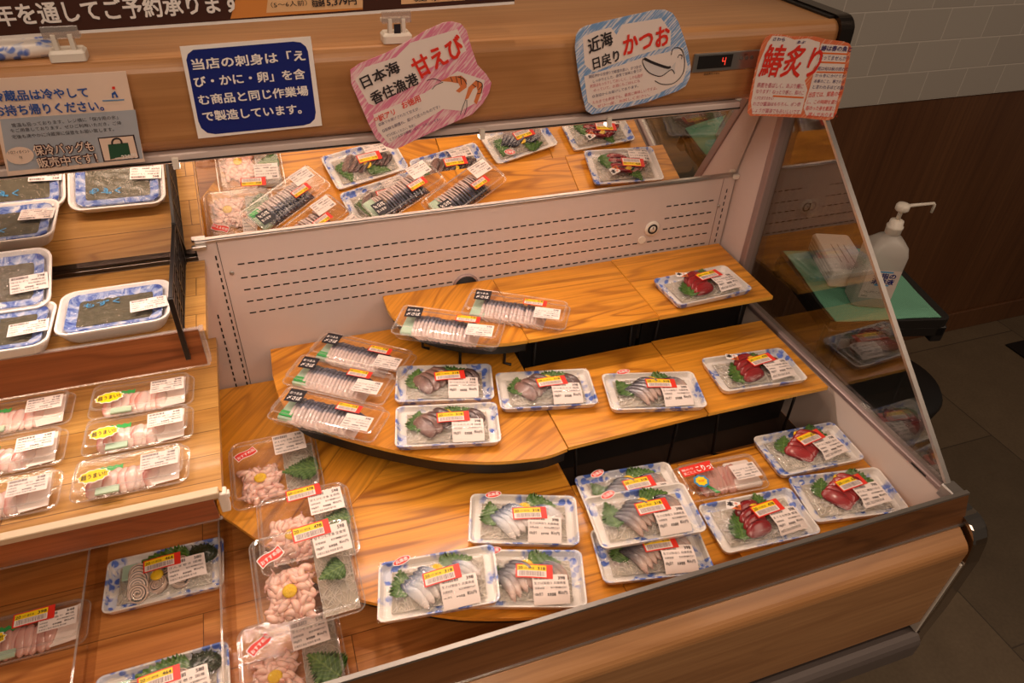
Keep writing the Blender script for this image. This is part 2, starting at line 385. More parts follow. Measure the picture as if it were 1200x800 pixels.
# back: perforated panel, strips and post
YB = 1.292
b = MB(); b.box(-.15, 1.022, YB, YB+.014, .53, .962, M['white_metal']); b.box(X0, -.15, YB, YB+.014, .53, .926, M['white_metal'])
def slot(x, z, w=.0125, h=.0030, ang=0):
    c, s_ = cos(ang), sin(ang)
    P = [(x+c*u-s_*v, z+s_*u+c*v) for u, v in ((-w/2, -h/2), (w/2, -h/2), (w/2, h/2), (-w/2, h/2))]
    b.add([(px, YB-.0006, pz) for px, pz in P], [(0, 1, 2, 3)], M['black'])
for k, z in enumerate((.905, .874, .846, .818, .790)):
    i = 0
    while True:
        x = -.078+.0187*i+.0005*k; i += 1
        if x > .985: break
        if k < 3 and .772 < x < .853: continue
        slot(x, z)
i = 0
while .925-.0165*i > .56:
    z = .925-.0165*i; slot(-.1195, z, .010, .003, pi/2); slot(1.006, z, .010, .003, pi/2); i += 1
    if z < .80: slot(-.142, z, .010, .003, pi/2)
bp = cpart(b, 'back_panel')
for xa, k in ((-.1128, 'black'), (.990, 'grey_metal')):
    b = MB(); b.box(xa, xa+.0009, YB-.0012, YB, .54, .958, M[k]); cpart(b, 'panel_seam', bp)
for x, z in ((-.098, .888), (.997-.004, .888)):
    b = MB(); b.loft([[(x+r*cos(2*pi*k/12), y, z+r*sin(2*pi*k/12)) for k in range(12)] for r, y in ((.0042, YB), (.0042, YB-.002), (.0022, YB-.003))], M['steel'], True, True, True); cpart(b, 'screw', bp)
b = MB(); x, z = .822, .853     # round thermometer port with a white tab
b.loft([[(x+r*cos(2*pi*k/24), y, z+r*sin(2*pi*k/24)) for k in range(24)] for r, y in ((.019, YB), (.018, YB-.004), (.0135, YB-.0045))], M['white_plastic'], True, True, True)
b.loft([[(x+r*cos(2*pi*k/24), y, z+r*sin(2*pi*k/24)) for k in range(24)] for r, y in ((.0125, YB-.0046), (.0120, YB-.006), (.0085, YB-.006), (.0085, YB-.0046))], M['black'], False, False, True)
b.loft([[(x+r*cos(2*pi*k/20), y, z+r*sin(2*pi*k/20)) for k in range(20)] for r, y in ((.0082, YB-.0046), (.0078, YB-.0058))], M['white_plastic'], True, True, True)
b.box(x-.0008, x+.0008, YB-.0066, YB-.0058, z, z+.006, M['black'])
b.loft([[(.800+r*cos(2*pi*k/16), y, .826+r*sin(2*pi*k/16)) for k in range(16)] for r, y in ((.0095, YB), (.0095, YB-.003))], M['white_plastic'], True, True)
cpart(b, 'thermometer', bp)
b = MB(); x, z = .372, .775     # drain port half hidden by the shelf
b.loft([[(x+r*cos(2*pi*k/20), y, z+r*sin(2*pi*k/20)) for k in range(20)] for r, y in ((.030, YB), (.030, YB-.0035), (.026, YB-.0045))], M['grey_metal'], False, False, True)
b.loft([[(x+.026*cos(2*pi*k/20), y, z+.026*sin(2*pi*k/20)) for k in range(20)] for y in (YB-.001, YB-.0044)], M['black'], True, True, True); cpart(b, 'drain_port', bp)
b = MB(); b.box(-.15, 1.03, YB-.003, YB+.006, .9595, .9645, M['steel'], .001); cpart(b, 'panel_top_edge', bp)
b = MB(); b.box(X0, -.15, YB-.002, YB+.010, .9255, .934, M['dark_chrome'], .001); cpart(b, 'mirror_sill', bp)
b = MB(); b.box(1.026, 1.050, 1.206, 1.306, .702, 1.206, M['white_metal']); cpart(b, 'side_wall')
b = MB(); b.box(1.012, 1.026, YB-.010, YB-.001, .956, .966, M['white_plastic'], .002); cpart(b, 'corner_clip')
b = MB(); b.box(1.021, 1.051, 1.186, 1.206, .702, 1.206, M['grey_metal'], .003); cpart(b, 'corner_post')
# tilted mirror over the panel
ta = radians(13.3); mz0, mz1 = .9645, 1.204; my0 = YB+.003
def mir(t, off): return (my0-(mz0+(mz1-mz0)*t-mz0)*math.tan(ta)+off*cos(ta), mz0+(mz1-mz0)*t+off*sin(ta))
b = MB(); extrude_x(b, [mir(0, 0), mir(1, 0), mir(1, .005), mir(0, .005)], -.15, 1.021, M['mirror']); extrude_x(b, [mir(-.15, 0), mir(1, 0), mir(1, .005), mir(-.15, .005)], X0, -.15, M['mirror']); cpart(b, 'mirror')
# canopy
HY, HZ0, HZ1 = 1.107, 1.2055, 1.341
hp = arc(HY+.022, HZ1-.022, .022, 180, 90, 6)+[(1.585, HZ1), (1.585, HZ0), (HY+.05, HZ0)]+arc(HY+.03, HZ0+.03, .03, 262, 180, 6)
b = MB(); extrude_x(b, hp, X0, 1.025, M['case_wood']); hd = cpart(b, 'canopy', origin=(0, 0, 0))
hc = arc(HY+.020, HZ1-.020, .027, 180, 90, 6)+[(1.585, HZ1+.007), (1.585, HZ0-.010), (HY+.05, HZ0-.010)]+arc(HY+.03, HZ0+.025, .037, 262, 180, 6)
b = MB()
def shrink(P, k): return [(y+(1.34-y)*k, z+(1.273-z)*k) for y, z in P]
b.loft([[(x, y, z) for y, z in shrink(hc, k)] for x, k in ((1.0235, .0), (1.053, .0), (1.060, .03), (1.060, .10))], M['dark_chrome'], True, True)
cpart(b, 'chrome_end_cap', hd)
b = MB(); b.box(1.012, 1.0242, HY+.02, 1.585, HZ1-.002, HZ1+.004, M['black_plastic'], .001); cpart(b, 'top_edge_trim', hd)
b = MB(); b.box(X0, .851, HY+.004, HY+.050, 1.192, HZ0+.001, M['white_metal'], .003); b.box(X0, .851, HY+.0025, HY+.0045, 1.195, 1.197, M['black'])
lr = cpart(b, 'light_rail', hd)
for x in (-.130, .344, .577):
    b = MB(); b.box(x, x+.009, HY-.001, HY+.012, 1.185, 1.202, M['white_plastic'], .001); cpart(b, 'rail_clip', lr)
b = MB(); b.box(X0, .800, HY+.054, HY+.074, 1.198, 1.2050, M['led'], .002); cpart(b, 'led_strip', lr)
# temperature display
b = MB(); b.box(.728, .870, HY-.004, HY+.002, 1.2696, 1.3013, M['steel'], .002)
for x in (.824, .835, .846): b.loft([[(x+.0033*cos(2*pi*k/10), y, 1.2892+.0033*sin(2*pi*k/10)) for k in range(10)] for y in (HY-.004, HY-.0052)], M['rubber_grey'])
b.text('設定', lambda x, y: (x, HY-.0047, y), .828, 1.2934, .0037, M['black'])
b.text('温度表示パネル', lambda x, y: (x, HY-.0008, y), .755, 1.2627, .0048, M['black'])
dp = cpart(b, 'temperature_display', hd)
b = MB(); b.box(.7366, .8054, HY-.0055, HY-.003, 1.2757, 1.298, M['black_plastic'], .001)
def seg(x, z, w, h, on):
    t = .0016
    R = dict(a=(x, x+w, z+h-t, z+h), b=(x+w-t, x+w, z+h/2, z+h), c=(x+w-t, x+w, z, z+h/2), d=(x, x+w, z, z+t), e=(x, x+t, z, z+h/2), f=(x, x+t, z+h/2, z+h), g=(x, x+w, z+h/2-t/2, z+h/2+t/2))
    for k in on:
        xa, xb, za, zb = R[k]; b.add([(xa, HY-.0058, za), (xb, HY-.0058, za), (xb, HY-.0058, zb), (xa, HY-.0058, zb)], [(0, 1, 2, 3)], M['digit'])
seg(.784, 1.2803, .0075, .013, 'bcfg'); cpart(b, 'screen', dp)

# ------------------------------------------------------------------ riser boards of the stepped display
def riser(label, poly, z, legs, zl, rim=None, edge=True, th=.008, wood_='board', shade_skirt=None, cut=None):
    cx = sum(p[0] for p in poly)/len(poly); cy = sum(p[1] for p in poly)/len(poly)
    t = thing('riser_shelf', label, 'shelf', (cx, cy, zl), (0, 0, 0), 'wooden riser boards of the stepped display')
    P = [(x-cx, y-cy) for x, y in poly]
    if cut:
        for Q, wk in cut:
            b = MB(); b.prism([(x-cx, y-cy) for x, y in Q], z-zl-th, z-zl, M[wk], ident, M['board_edge']); b.obj('board', t)
    else:
        b = MB(); b.prism(P, z-zl-th, z-zl, M[wood_], ident, M['board_edge']); b.obj('board', t)
    if shade_skirt:
        xa, xb, yy = shade_skirt; b = MB(); b.box(xa-cx, xb-cx, yy-cy, yy-cy+.006, .001, z-zl-th-.001, M['black_plastic'], .001); b.obj('void_shade_panel', t)  # black panel added to give the shade of the gap under the board
    if rim:
        c0 = Vector((max(p[0] for p in P), max(p[1] for p in P)))
        Q = [tuple(Vector(p)+(c0-Vector(p)).normalized()*min(.010, (c0-Vector(p)).length*.5)) for p in P]
        b = MB(); b.prism(Q, z-zl-th-rim, z-zl-th-.0005, M['black_plastic']); b.obj('rim', t)
    for (ax, ay, bx, by) in legs:
        b = MB(); h = z-zl-th-(.001)
        b.tube([(ax-cx, ay-cy, h), (bx-cx, by-cy, .003), (bx-cx+.012, by-cy-.010, .003)], .0032, M['black_wire'], 6); b.obj('leg', t)
    if legs and not rim:
        b = MB(); h = z-zl-th-.003; xs = [l[0]-cx for l in legs]; ys = [l[1]-cy for l in legs]
        for yy in sorted(set(round(v, 3) for v in ys)): b.tube([(min(xs), yy, h), (max(xs), yy, h)], .003, M['black_wire'], 6)
        b.obj('support_bar', t)
    return t
ZT, ZM, ZD, ZF = .785, .695, .612, .5305
YE = YB-.006
top_arc = spline([(.187, 1.235), (.196, 1.195), (.221, 1.152), (.263, 1.112), (.317, 1.077), (.377, 1.058), (.4315, 1.0535)])
mid_arc = spline([(-.060, 1.20), (-.052, 1.12), (-.030, 1.055), (.019, 1.008), (.065, .970), (.12, .930), (.199, .881), (.27, .851), (.325, .836), (.388, .828), (.4335, .834)])
deck_arc = spline([(-.187, 1.02), (-.186, .951), (-.159, .910), (-.128, .869), (-.07, .79), (-.012, .724), (.049, .680), (.139, .630), (.193, .607), (.27, .584), (.318, .576), (.38, .571), (.4385, .5705)])
# the lowest curved board is two mitred pieces with their grain turned
J0, J1 = (.4385, 1.2627), (-.070, .7900)
iq = min(range(len(deck_arc)), key=lambda i: (deck_arc[i][0]-J1[0])**2+(deck_arc[i][1]-J1[1])**2)
DECK_CUT = [([(.4385, YE), (-.187, YE)]+deck_arc[:iq+1]+[(.4385, 1.2640)], 'board_turned'), ([(.4385, 1.2628)]+[(deck_arc[iq][0]+.0008, deck_arc[iq][1]-.0008)]+deck_arc[iq+1:], 'board')]
riser('curved corner board of the top step, carrying two boxes of sliced mackerel', [(.4315, YE), (.187, YE)]+top_arc, ZT, [(.40, 1.20, .40, 1.20), (.25, 1.20, .25, 1.20), (.40, 1.10, .40, 1.10), (.31, 1.12, .31, 1.12)], ZM, .026, wood_='board_turned')
riser('empty middle board of the top step, between curved board and tuna board', [(.4335, 1.0535), (.7225, 1.0505), (.7225, YE), (.4335, YE)], ZT, [(.47, 1.10, .46, 1.10), (.69, 1.10, .70, 1.10), (.47, 1.24, .46, 1.24), (.69, 1.24, .70, 1.24)], ZF, shade_skirt=(.438, .718, 1.115))
riser('right end board of the top step, under a single red tuna tray', [(.7240, 1.0485), (1.004, 1.0475), (1.014, YE), (.7240, YE)], ZT+.002, [(.76, 1.10, .75, 1.10), (.97, 1.10, .98, 1.10), (.76, 1.24, .75, 1.24), (.97, 1.24, .98, 1.24)], ZF, shade_skirt=(.728, 1.000, 1.115))
riser('curved corner board of the middle step, with mackerel boxes and bonito trays', [(.4335, YE), (-.058, YE)]+mid_arc, ZM, [(.40, .90, .40, .90), (.05, 1.08, .05, 1.08), (.22, .93, .22, .93), (.00, 1.22, .00, 1.22)], ZD, .034, wood_='board_slant')
riser('middle board of the middle step, under bonito and silver mackerel trays', [(.4365, .8365), (.7335, .8415), (.7335, 1.078), (.4365, 1.074)], ZM, [(.47, .88, .48, .87), (.70, .88, .69, .87), (.47, 1.04, .48, 1.04), (.70, 1.04, .69, 1.04)], ZF, shade_skirt=(.440, .730, .925))
riser('right end board of the middle step, beside the glass end pane', [(.7350, .8390), (1.0165, .8360), (1.0205, 1.078), (.7350, 1.079)], ZM+.002, [(.79, .88, .80, .87), (.985, .88, .97, .865), (.79, 1.04, .80, 1.04), (.985, 1.04, .97, 1.04)], ZF, shade_skirt=(.738, 1.010, .925))
riser('large curved board of the lowest step, with shrimp boxes and mackerel trays', [(.4385, YE), (-.187, YE)]+deck_arc, ZD, [(.40, .62, .40, .62), (.0, .80, .0, .80), (.20, .66, .20, .66), (-.12, 1.0, -.12, 1.0)], ZF, .022, cut=DECK_CUT)
riser('straight board of the lowest step, left half beneath the overlapping mackerel trays', [(.4400, .5705), (.660, .5705), (.660, .8050), (.4400, .8150)], ZD, [(.46, .60, .46, .60), (.64, .60, .64, .60), (.46, .78, .46, .78), (.64, .78, .64, .78)], ZF)
riser('straight board of the lowest step, right half beneath the tuna trays', [(.6615, .5705), (1.0285, .5705), (1.0285, .8000), (.6615, .8040)], ZD, [(.68, .60, .68, .60), (1.0, .60, 1.0, .60), (.68, .78, .68, .78), (1.0, .78, 1.0, .78)], ZF)

# ------------------------------------------------------------------ shelves of the left bay
def bay_shelf(label, xr, y0, z, lip_y, lip_z, lip_xr, tint, slant):
    t = thing('bay_shelf', label, 'shelf', (-.47, (y0+1.28)/2, z-.018))
    L0 = t.location
    def p(b, name): b.v = [(x-L0[0], y-L0[1], zz-L0[2]) for x, y, zz in b.v]; return b.obj(name, t)
    b = MB(); b.box(X0, xr, y0, YB-.002, z-.018, z, M['shelf_wood']); p(b, 'board')
    b = MB(); extrude_x(b, [(lip_y, z+.008), (lip_y+.005, z+.008), (lip_y+.005-slant, lip_z), (lip_y-slant, lip_z)], X0, lip_xr, tint); lip = p(b, 'lip_board')
    for yy, zz in (((lip_y, z+.0085), (lip_y-slant, lip_z-.0035)) if slant > 0 else ((lip_y-slant, lip_z-.0035),)):
        b = MB(); b.box(X0, lip_xr+.004, yy-.001, yy+.006, zz, zz+.002, M['acrylic_edge']); p(b, 'clear_edge')
    return t, p
t, p = bay_shelf('upper wooden shelf of the left bay, holding white seaweed trays', -.140, 1.058, .925, 1.052, .866, -.150, M['lip_wood'], .006)
b = MB(); b.box(-.150, -.143, 1.046, 1.062, .868, .935, M['acrylic_edge'], .001); p(b, 'lip_end')
b = MB(); b.box(X0, -.18, 1.075, 1.090, .900, .9068, M['led'], .002); p(b, 'led_strip')
t, p = bay_shelf('lower wooden shelf of the left bay, holding clear boxes of pale sashimi', -.156, .868, .745, .862, .676, -.172, M['lip_wood'], -.012)
b = MB(); b.box(X0, -.160, .8565, .872, .741, .7535, M['rail_cream'], .002); p(b, 'price_rail')
b = MB(); b.box(-.164, -.150, .862, .880, .700, .742, M['white_plastic'], .002); b.box(-.162, -.146, .866, .876, .728, .737, M['white_plastic'], .001); p(b, 'end_clip')
# upper clip at the wall end of the shelf
b = MB(); b.box(-.156, -.130, 1.280, 1.290, .951, .959, M['steel'], .002); cpart(b, 'shelf_clip')
# black wire divider standing at the end of the upper shelf
t = thing('wire_divider', 'black wire fence divider at the right end of the upper left shelf', 'shelf divider', (-.175, 1.165, .926))
b = MB(); ya, yb = -.126, .118
for yy in (ya, yb): b.box(-.004, .004, yy-.004, yy+.004, -.038 if yy == ya else 0.0005, .082, M['black_wire'], .001)
for zz in (.004, .080): b.box(-.003, .003, ya, yb, zz-.003, zz+.003, M['black_wire'], .001)
b.obj('frame', t)
for i in range(5):
    zz = .016+.0125*i; q = MB(); q.box(-.002, .002, ya, yb, zz-.0016, zz+.0016, M['black_wire']); q.obj('wire', t)
for i in range(3):
    yy = ya+(yb-ya)*(i+1)/4; q = MB(); q.box(-.0022, .0022, yy-.003, yy+.003, .002, .080, M['black_wire']); q.obj('upright', t)
# clear dividers on the lower deck
for x, lab in ((-.405, 'clear acrylic divider left of the spiral roll tray on the lower deck'), (-.193, 'clear acrylic divider between the spiral roll tray and the shrimp boxes')):
    t = thing('clear_divider', lab, 'shelf divider', (x, .80, .531), (0, 0, 0), 'clear acrylic dividers on the lower deck')
    b = MB(); b.box(-.0012, .0012, -.23, .20, .0, .042, M['acrylic'])
    b.obj('upright', t)
    b = MB(); b.box(.0014, .016, -.23, .20, .0, .0016, M['acrylic']); b.obj('foot', t)
    b = MB(); b.box(-.0016, .0016, -.23, .20, .0422, .0440, M['acrylic_edge']); b.obj('top_edge', t)
# ------------------------------------------------------------------ materials of the food and its packing
M['film'] = clear('cling film', (1, 1, 1), .045, .42, .07, .9, 55, dist=.0025)
M['clear_box'] = clear('clear plastic box', (.985, .975, .965), .05, .40, .06, .25, 30, haze=.02)
M['clear_rim'] = clear('clear plastic rim', (.96, .94, .92), .12, .7, .1, haze=.10)
M['foam'] = plain('white foam tray', (236, 228, 220), .5, 0, .03, 50)
def pattern_mat(name, blue, amount, rim, vs=74):
    """white foam printed with blue flowers and leaves, thickest along the rim and corners"""
    m, nt, out = new_mat(name)
    tc = nt.nodes.new('ShaderNodeTexCoord'); oi = nt.nodes.new('ShaderNodeObjectInfo')
    ad = nt.nodes.new('ShaderNodeVectorMath'); ad.operation = 'ADD'
    nt.links.new(tc.outputs['Object'], ad.inputs[0]); nt.links.new(oi.outputs['Location'], ad.inputs[1])
    sp = nt.nodes.new('ShaderNodeSeparateXYZ'); nt.links.new(tc.outputs['Object'], sp.inputs[0])
    ex = mth(nt, 'DIVIDE', mth(nt, 'ABSOLUTE', sp.outputs[0]), rim[0]); ey = mth(nt, 'DIVIDE', mth(nt, 'ABSOLUTE', sp.outputs[1]), rim[1])
    edge = mth(nt, 'ADD', mth(nt, 'POWER', ex, 4.0), mth(nt, 'POWER', ey, 4.0))
    n1 = noise_f(nt, ad.outputs[0], 34, 2, .5, .6)
    vo = N(nt, 'ShaderNodeTexVoronoi', Scale=vs); nt.links.new(ad.outputs[0], vo.inputs['Vector'])
    petal = ramp(nt, vo.outputs['Distance'], [(.42, g3(1)), (.55, g3(0))])
    big = ramp(nt, mth(nt, 'MULTIPLY_ADD', edge, .10, n1), [(amount, g3(0)), (amount+.07, g3(1))])
    pat = ramp(nt, noise_f(nt, ad.outputs[0], 17, 2, .5), [(.47, g3(0)), (.55, g3(1))])
    f = mth(nt, 'MULTIPLY', mth(nt, 'MULTIPLY', petal, big), pat)
    wash = mth(nt, 'MULTIPLY', mth(nt, 'MULTIPLY', big, pat), .45)
    tone = mixc(nt, noise_f(nt, ad.outputs[0], 70, 2), lin(blue), lin((118, 146, 206)))
    c = mixc(nt, wash, lin((238, 230, 222)), lin((150, 172, 214)))
    c = mixc(nt, f, c, tone)
    bsdf(nt, out, c, .42)
    return m
M['blue_foam'] = pattern_mat('blue flowered foam', (30, 78, 192), .50, (.096, .054))
m, nt, out = new_mat('deep blue marbled tray'); v = coords(nt)
bsdf(nt, out, ramp(nt, noise_f(nt, v, 46, 4, .65, 1.2), [(.30, lin((36, 52, 132))), (.42, lin((70, 98, 170))), (.52, lin((146, 162, 200))), (.66, lin((224, 220, 220)))]), .35, coat=.3); M['blue_deep'] = m
def fish_mat(name, stops, nscale=(8, 30, 30), namt=.25, rough=.25, sss=.15, bscale=90, axis=0, ndark=(30, 26, 28), coat=.3):
    """colour graded along one axis of the piece itself (skin side to flesh side) with fibre streaks"""
    m, nt, out = new_mat(name)
    tc = nt.nodes.new('ShaderNodeTexCoord'); sp = nt.nodes.new('ShaderNodeSeparateXYZ'); nt.links.new(tc.outputs['Generated'], sp.inputs[0])
    oi = nt.nodes.new('ShaderNodeObjectInfo')
    v = nt.nodes.new('ShaderNodeVectorMath'); v.operation = 'MULTIPLY_ADD'; nt.links.new(tc.outputs['Generated'], v.inputs[0]); v.inputs[1].default_value = nscale
    nt.links.new(oi.outputs['Location'], v.inputs[2])
    nz = noise_f(nt, v.outputs[0], 1.0, 4, .6, .5)
    pos = mth(nt, 'ADD', sp.outputs[axis], mth(nt, 'MULTIPLY', mth(nt, 'SUBTRACT', nz, .5), namt))
    c = ramp(nt, pos, [(p, lin(q)) for p, q in stops])
    n2 = noise_f(nt, v.outputs[0], 3.0, 3, .6)
    c = mixc(nt, ramp(nt, n2, [(.5, g3(0)), (.85, g3(.35))]), c, lin(ndark))
    c = mixc(nt, 1.0, c, ramp(nt, oi.outputs['Random'], [(0, g3(.86)), (1, g3(1.0))]), 'MULTIPLY')
    bsdf(nt, out, c, rough, 0, n2, .15, .0008, .5, sss, coat)
    return m
M['mackerel_bright'] = fish_mat('mackerel silver skin', [(0, (66, 74, 92)), (.3, (140, 150, 168)), (.5, (198, 198, 200)), (1, (232, 216, 206))], (6, 10, 4), .5, .22, .1, ndark=(52, 54, 66))
M['mackerel_dark'] = fish_mat('mackerel dark skin', [(0, (44, 42, 50)), (.35, (92, 88, 96)), (.55, (150, 134, 132)), (.8, (206, 178, 164)), (1, (188, 150, 136))], (6, 10, 4), .5, .22, .1, ndark=(40, 34, 40))
M['mackerel_sheet'] = fish_mat('vinegared mackerel slice', [(0, (232, 206, 196)), (.45, (214, 194, 190)), (.56, (120, 122, 140)), (.68, (50, 54, 72)), (1, (66, 70, 90))], (3, 10, 4), .25, .25, .15, axis=1, ndark=(120, 110, 118))
M['bonito'] = fish_mat('seared bonito flesh', [(0, (76, 56, 52)), (.2, (132, 96, 84)), (.6, (142, 104, 92)), (1, (72, 54, 50))], (4, 14, 4), .4, .3, .15, axis=1, ndark=(70, 44, 40))
M['bonito_dark'] = fish_mat('bonito skin side', [(0, (60, 46, 46)), (.4, (112, 84, 78)), (1, (70, 54, 52))], (4, 14, 4), .6, .3, .1, axis=1, ndark=(40, 28, 28))
M['tuna'] = fish_mat('red tuna flesh', [(0, (70, 12, 16)), (.16, (134, 30, 32)), (.6, (156, 38, 40)), (.86, (142, 32, 34)), (1, (64, 10, 14))], (5, 14, 5), .4, .24, .15, axis=1, ndark=(92, 14, 18))
M['tuna_bright'] = fish_mat('bright red tuna flesh', [(0, (86, 16, 20)), (.16, (156, 40, 42)), (.6, (172, 50, 50)), (.84, (152, 38, 40)), (1, (74, 12, 18))], (5, 14, 5), .4, .24, .15, axis=1, ndark=(116, 22, 26))
M['yellowtail'] = fish_mat('pale pink yellowtail', [(0, (222, 176, 164)), (.6, (214, 160, 148)), (.85, (186, 96, 88)), (1, (204, 140, 130))], (4, 16, 4), .35, .25, .25, axis=1, ndark=(196, 128, 116))
M['white_fish'] = fish_mat('pale white fish', [(0, (238, 214, 206)), (.45, (236, 206, 196)), (.75, (226, 160, 150)), (1, (210, 106, 100))], (5, 16, 4), .5, .25, .25, axis=1, ndark=(226, 176, 166))
M['shrimp'] = fish_mat('raw pink shrimp', [(0, (250, 196, 178)), (.5, (252, 212, 196)), (1, (246, 178, 160))], (8, 5, 5), .6, .2, .3, ndark=(242, 172, 154), coat=.4)
M['daikon'] = plain('white radish threads', (226, 214, 200), .35, 0, .08, 90, sss=.2)
M['daikon_bed_shaded'] = plain('shaded radish bed', (190, 178, 162), .45, 0, .2, 160, bump=.6, sss=.1)  # darker than the threads: shade between them is put into the colour
m, nt, out = new_mat('green shiso leaf'); tc = nt.nodes.new('ShaderNodeTexCoord'); sp = nt.nodes.new('ShaderNodeSeparateXYZ'); nt.links.new(tc.outputs['Generated'], sp.inputs[0])
ay = mth(nt, 'ABSOLUTE', mth(nt, 'SUBTRACT', sp.outputs[1], .5))
vein = mth(nt, 'POWER', mth(nt, 'MULTIPLY_ADD', mth(nt, 'SINE', mth(nt, 'MULTIPLY', mth(nt, 'SUBTRACT', sp.outputs[0], mth(nt, 'MULTIPLY', ay, 1.1)), 44.0)), .5, .5), 10.0)
mid = ramp(nt, ay, [(.012, g3(1)), (.03, g3(0))])
c = mixc(nt, noise_f(nt, tc.outputs['Object'], 120, 3), lin((40, 76, 24)), lin((72, 112, 38)))
c = mixc(nt, mth(nt, 'MULTIPLY', mth(nt, 'MAXIMUM', vein, mid), .45), c, lin((140, 168, 84)))
bb = bsdf(nt, out, c, .42, 0, mth(nt, 'ADD', vein, noise_f(nt, tc.outputs['Object'], 300, 2)), .35, .0008); M['shiso'] = m
M['shiso_dark'] = plain('dark green leaf', (40, 68, 26), .45, 0, .3, 90, bump=.5)
M['seaweed'] = plain('frilly dark seaweed', (44, 54, 28), .4, 0, .5, 120, bump=.8)
M['chrys'] = plain('yellow chrysanthemum', (238, 196, 34), .5, 0, .15, 300)
M['paper_white'] = plain('white label paper', (238, 222, 214), .5, 0, .015, 30)
M['label_ink'] = plain('black label ink', (46, 38, 40), .6, 0, .05, 50)
M['bar_ink'] = plain('grey barcode ink', (128, 104, 100), .6, 0, .05, 50)
M['red'] = plain('red print', (226, 52, 36), .45, 0, .03, 50)
M['yellow'] = plain('yellow print', (250, 208, 24), .45, 0, .03, 50)
M['orange'] = plain('orange print', (232, 112, 40), .45, 0, .04, 50)
M['white_ink'] = plain('white print', (244, 236, 230), .5, 0, .02, 50)
M['label_black'] = plain('black label paper', (34, 32, 40), .45, 0, .06, 50)
M['baran'] = plain('green plastic grass', (46, 168, 78), .35, 0, .08, 50)
M['mint_paper'] = plain('pale green sauce sachet', (186, 214, 190), .3, 0, .06, 60)
M['sky_print'] = plain('sky blue print', (60, 140, 190), .45, 0, .04, 50)
M['roll_pale'] = plain('pale fish paste', (206, 178, 160), .35, 0, .1, 120, sss=.15)
M['roll_dark'] = plain('dark rolled skin', (66, 58, 56), .3, 0, .2, 120)
M['kombu'] = plain('grey green seaweed jelly', (92, 86, 70), .22, 0, .45, 130, bump=.9, coat=.5)

# ------------------------------------------------------------------ shared meshes
def smooth01(t): t = max(0, min(1, t)); return t*t*(3-2*t)
def leaf_mesh(L, W, seed, cup=.15, teeth=12):
    """broad shiso leaf, its margin cut into forward pointing teeth"""
    b = MB(); n = teeth*2; K = (-1, -.66, -.33, 0, .33, .66, 1); rows = []
    for i in range(n+1):
        t = i/n; w = W/2*(max(0, sin(pi*min(1, t**.66)))**.8)*(1-.10*t)
        tip = i % 2 == 1; row = []
        for k in K:
            e = abs(k) == 1
            ww = w*(1.10 if tip else .78) if e else w*.9
            x = L*(t-.5)-(abs(k)**1.5)*.16*W*sin(pi*t)+(.05*L if e and tip else 0)
            y = ww*k
            row.append((x, y, cup*abs(y)*.9+.0014*sin(9*t*pi+k*3)+L*.05*sin(2.2*t+seed)))
        rows.append(row)
    vs = [p for r in rows for p in r]
    b.add(vs, [(i*7+k, i*7+k+1, i*7+k+8, i*7+k+7) for i in range(n) for k in range(6)], M['shiso'], True)
    b.tube([(-L*.5-.006, 0, .001), (-L*.47, 0, .001)], .0007, M['shiso'], 5)
    return b.mesh('shiso_leaf')
LEAVES = [leaf_mesh(.060, .048, k, .12+.1*(k % 2)) for k in range(3)]
BIGLEAF = [leaf_mesh(.066, .064, k, .06, 18) for k in range(2)]
def flower_mesh():
    b = MB(); rnd = random.Random(3)
    for ring, (n, r, z, l) in enumerate(((16, .0068, .0016, .0046), (14, .0050, .0034, .0042), (10, .0030, .0048, .0034), (6, .0012, .0056, .0024))):
        for k in range(n):
            a = 2*pi*(k+.5*ring)/n+rnd.uniform(-.1, .1); c, s_ = cos(a), sin(a); t = (-s_, c)
            P = [(r*c-l*.5*c, r*s_-l*.5*s_, z-.0006), (r*c+t[0]*.0013, r*s_+t[1]*.0013, z+.0006), (r*c+c*l*.7, r*s_+s_*l*.7, z+.0016-ring*.0002), (r*c-t[0]*.0013, r*s_-t[1]*.0013, z+.0006)]
            b.add(P, [(0, 1, 2, 3)], M['chrys'], True)
    b.lathe([(.0088, 0), (.0098, .0016), (.0082, .0034), (.004, .005), (.001, .0056)], M['chrys'], 16)
    return b.mesh('chrysanthemum')
FLOWER = flower_mesh()
def slab(L, W, Hh, mat, seed=0, bend=.0, p=.55, sag=0, flat=.75, nm='slice'):
    """a cut piece of fish: rounded plump section swept along its length"""
    rnd = random.Random(seed); b = MB(); rings = []; n = 11
    for i in range(n+1):
        t = i/n; e = max(.02, sin(pi*min(max(t, .004), .996)))**p
        w = W/2*e*(1+.06*rnd.uniform(-1, 1)); h = Hh*(.35+.65*e)
        x = L*(t-.5); y0 = bend*sin(pi*t); z0 = -sag*(2*t-1)**2
        ring = []
        for k in range(10):
            a = 2*pi*k/10; ca, sa = cos(a), sin(a)
            q = flat
            ring.append((x, y0+w*math.copysign(abs(ca)**q, ca), z0+h*(.5+.5*math.copysign(abs(sa)**q, sa))))
        rings.append(ring)
    b.loft(rings, mat, True, True, True)
    return b.mesh(nm)
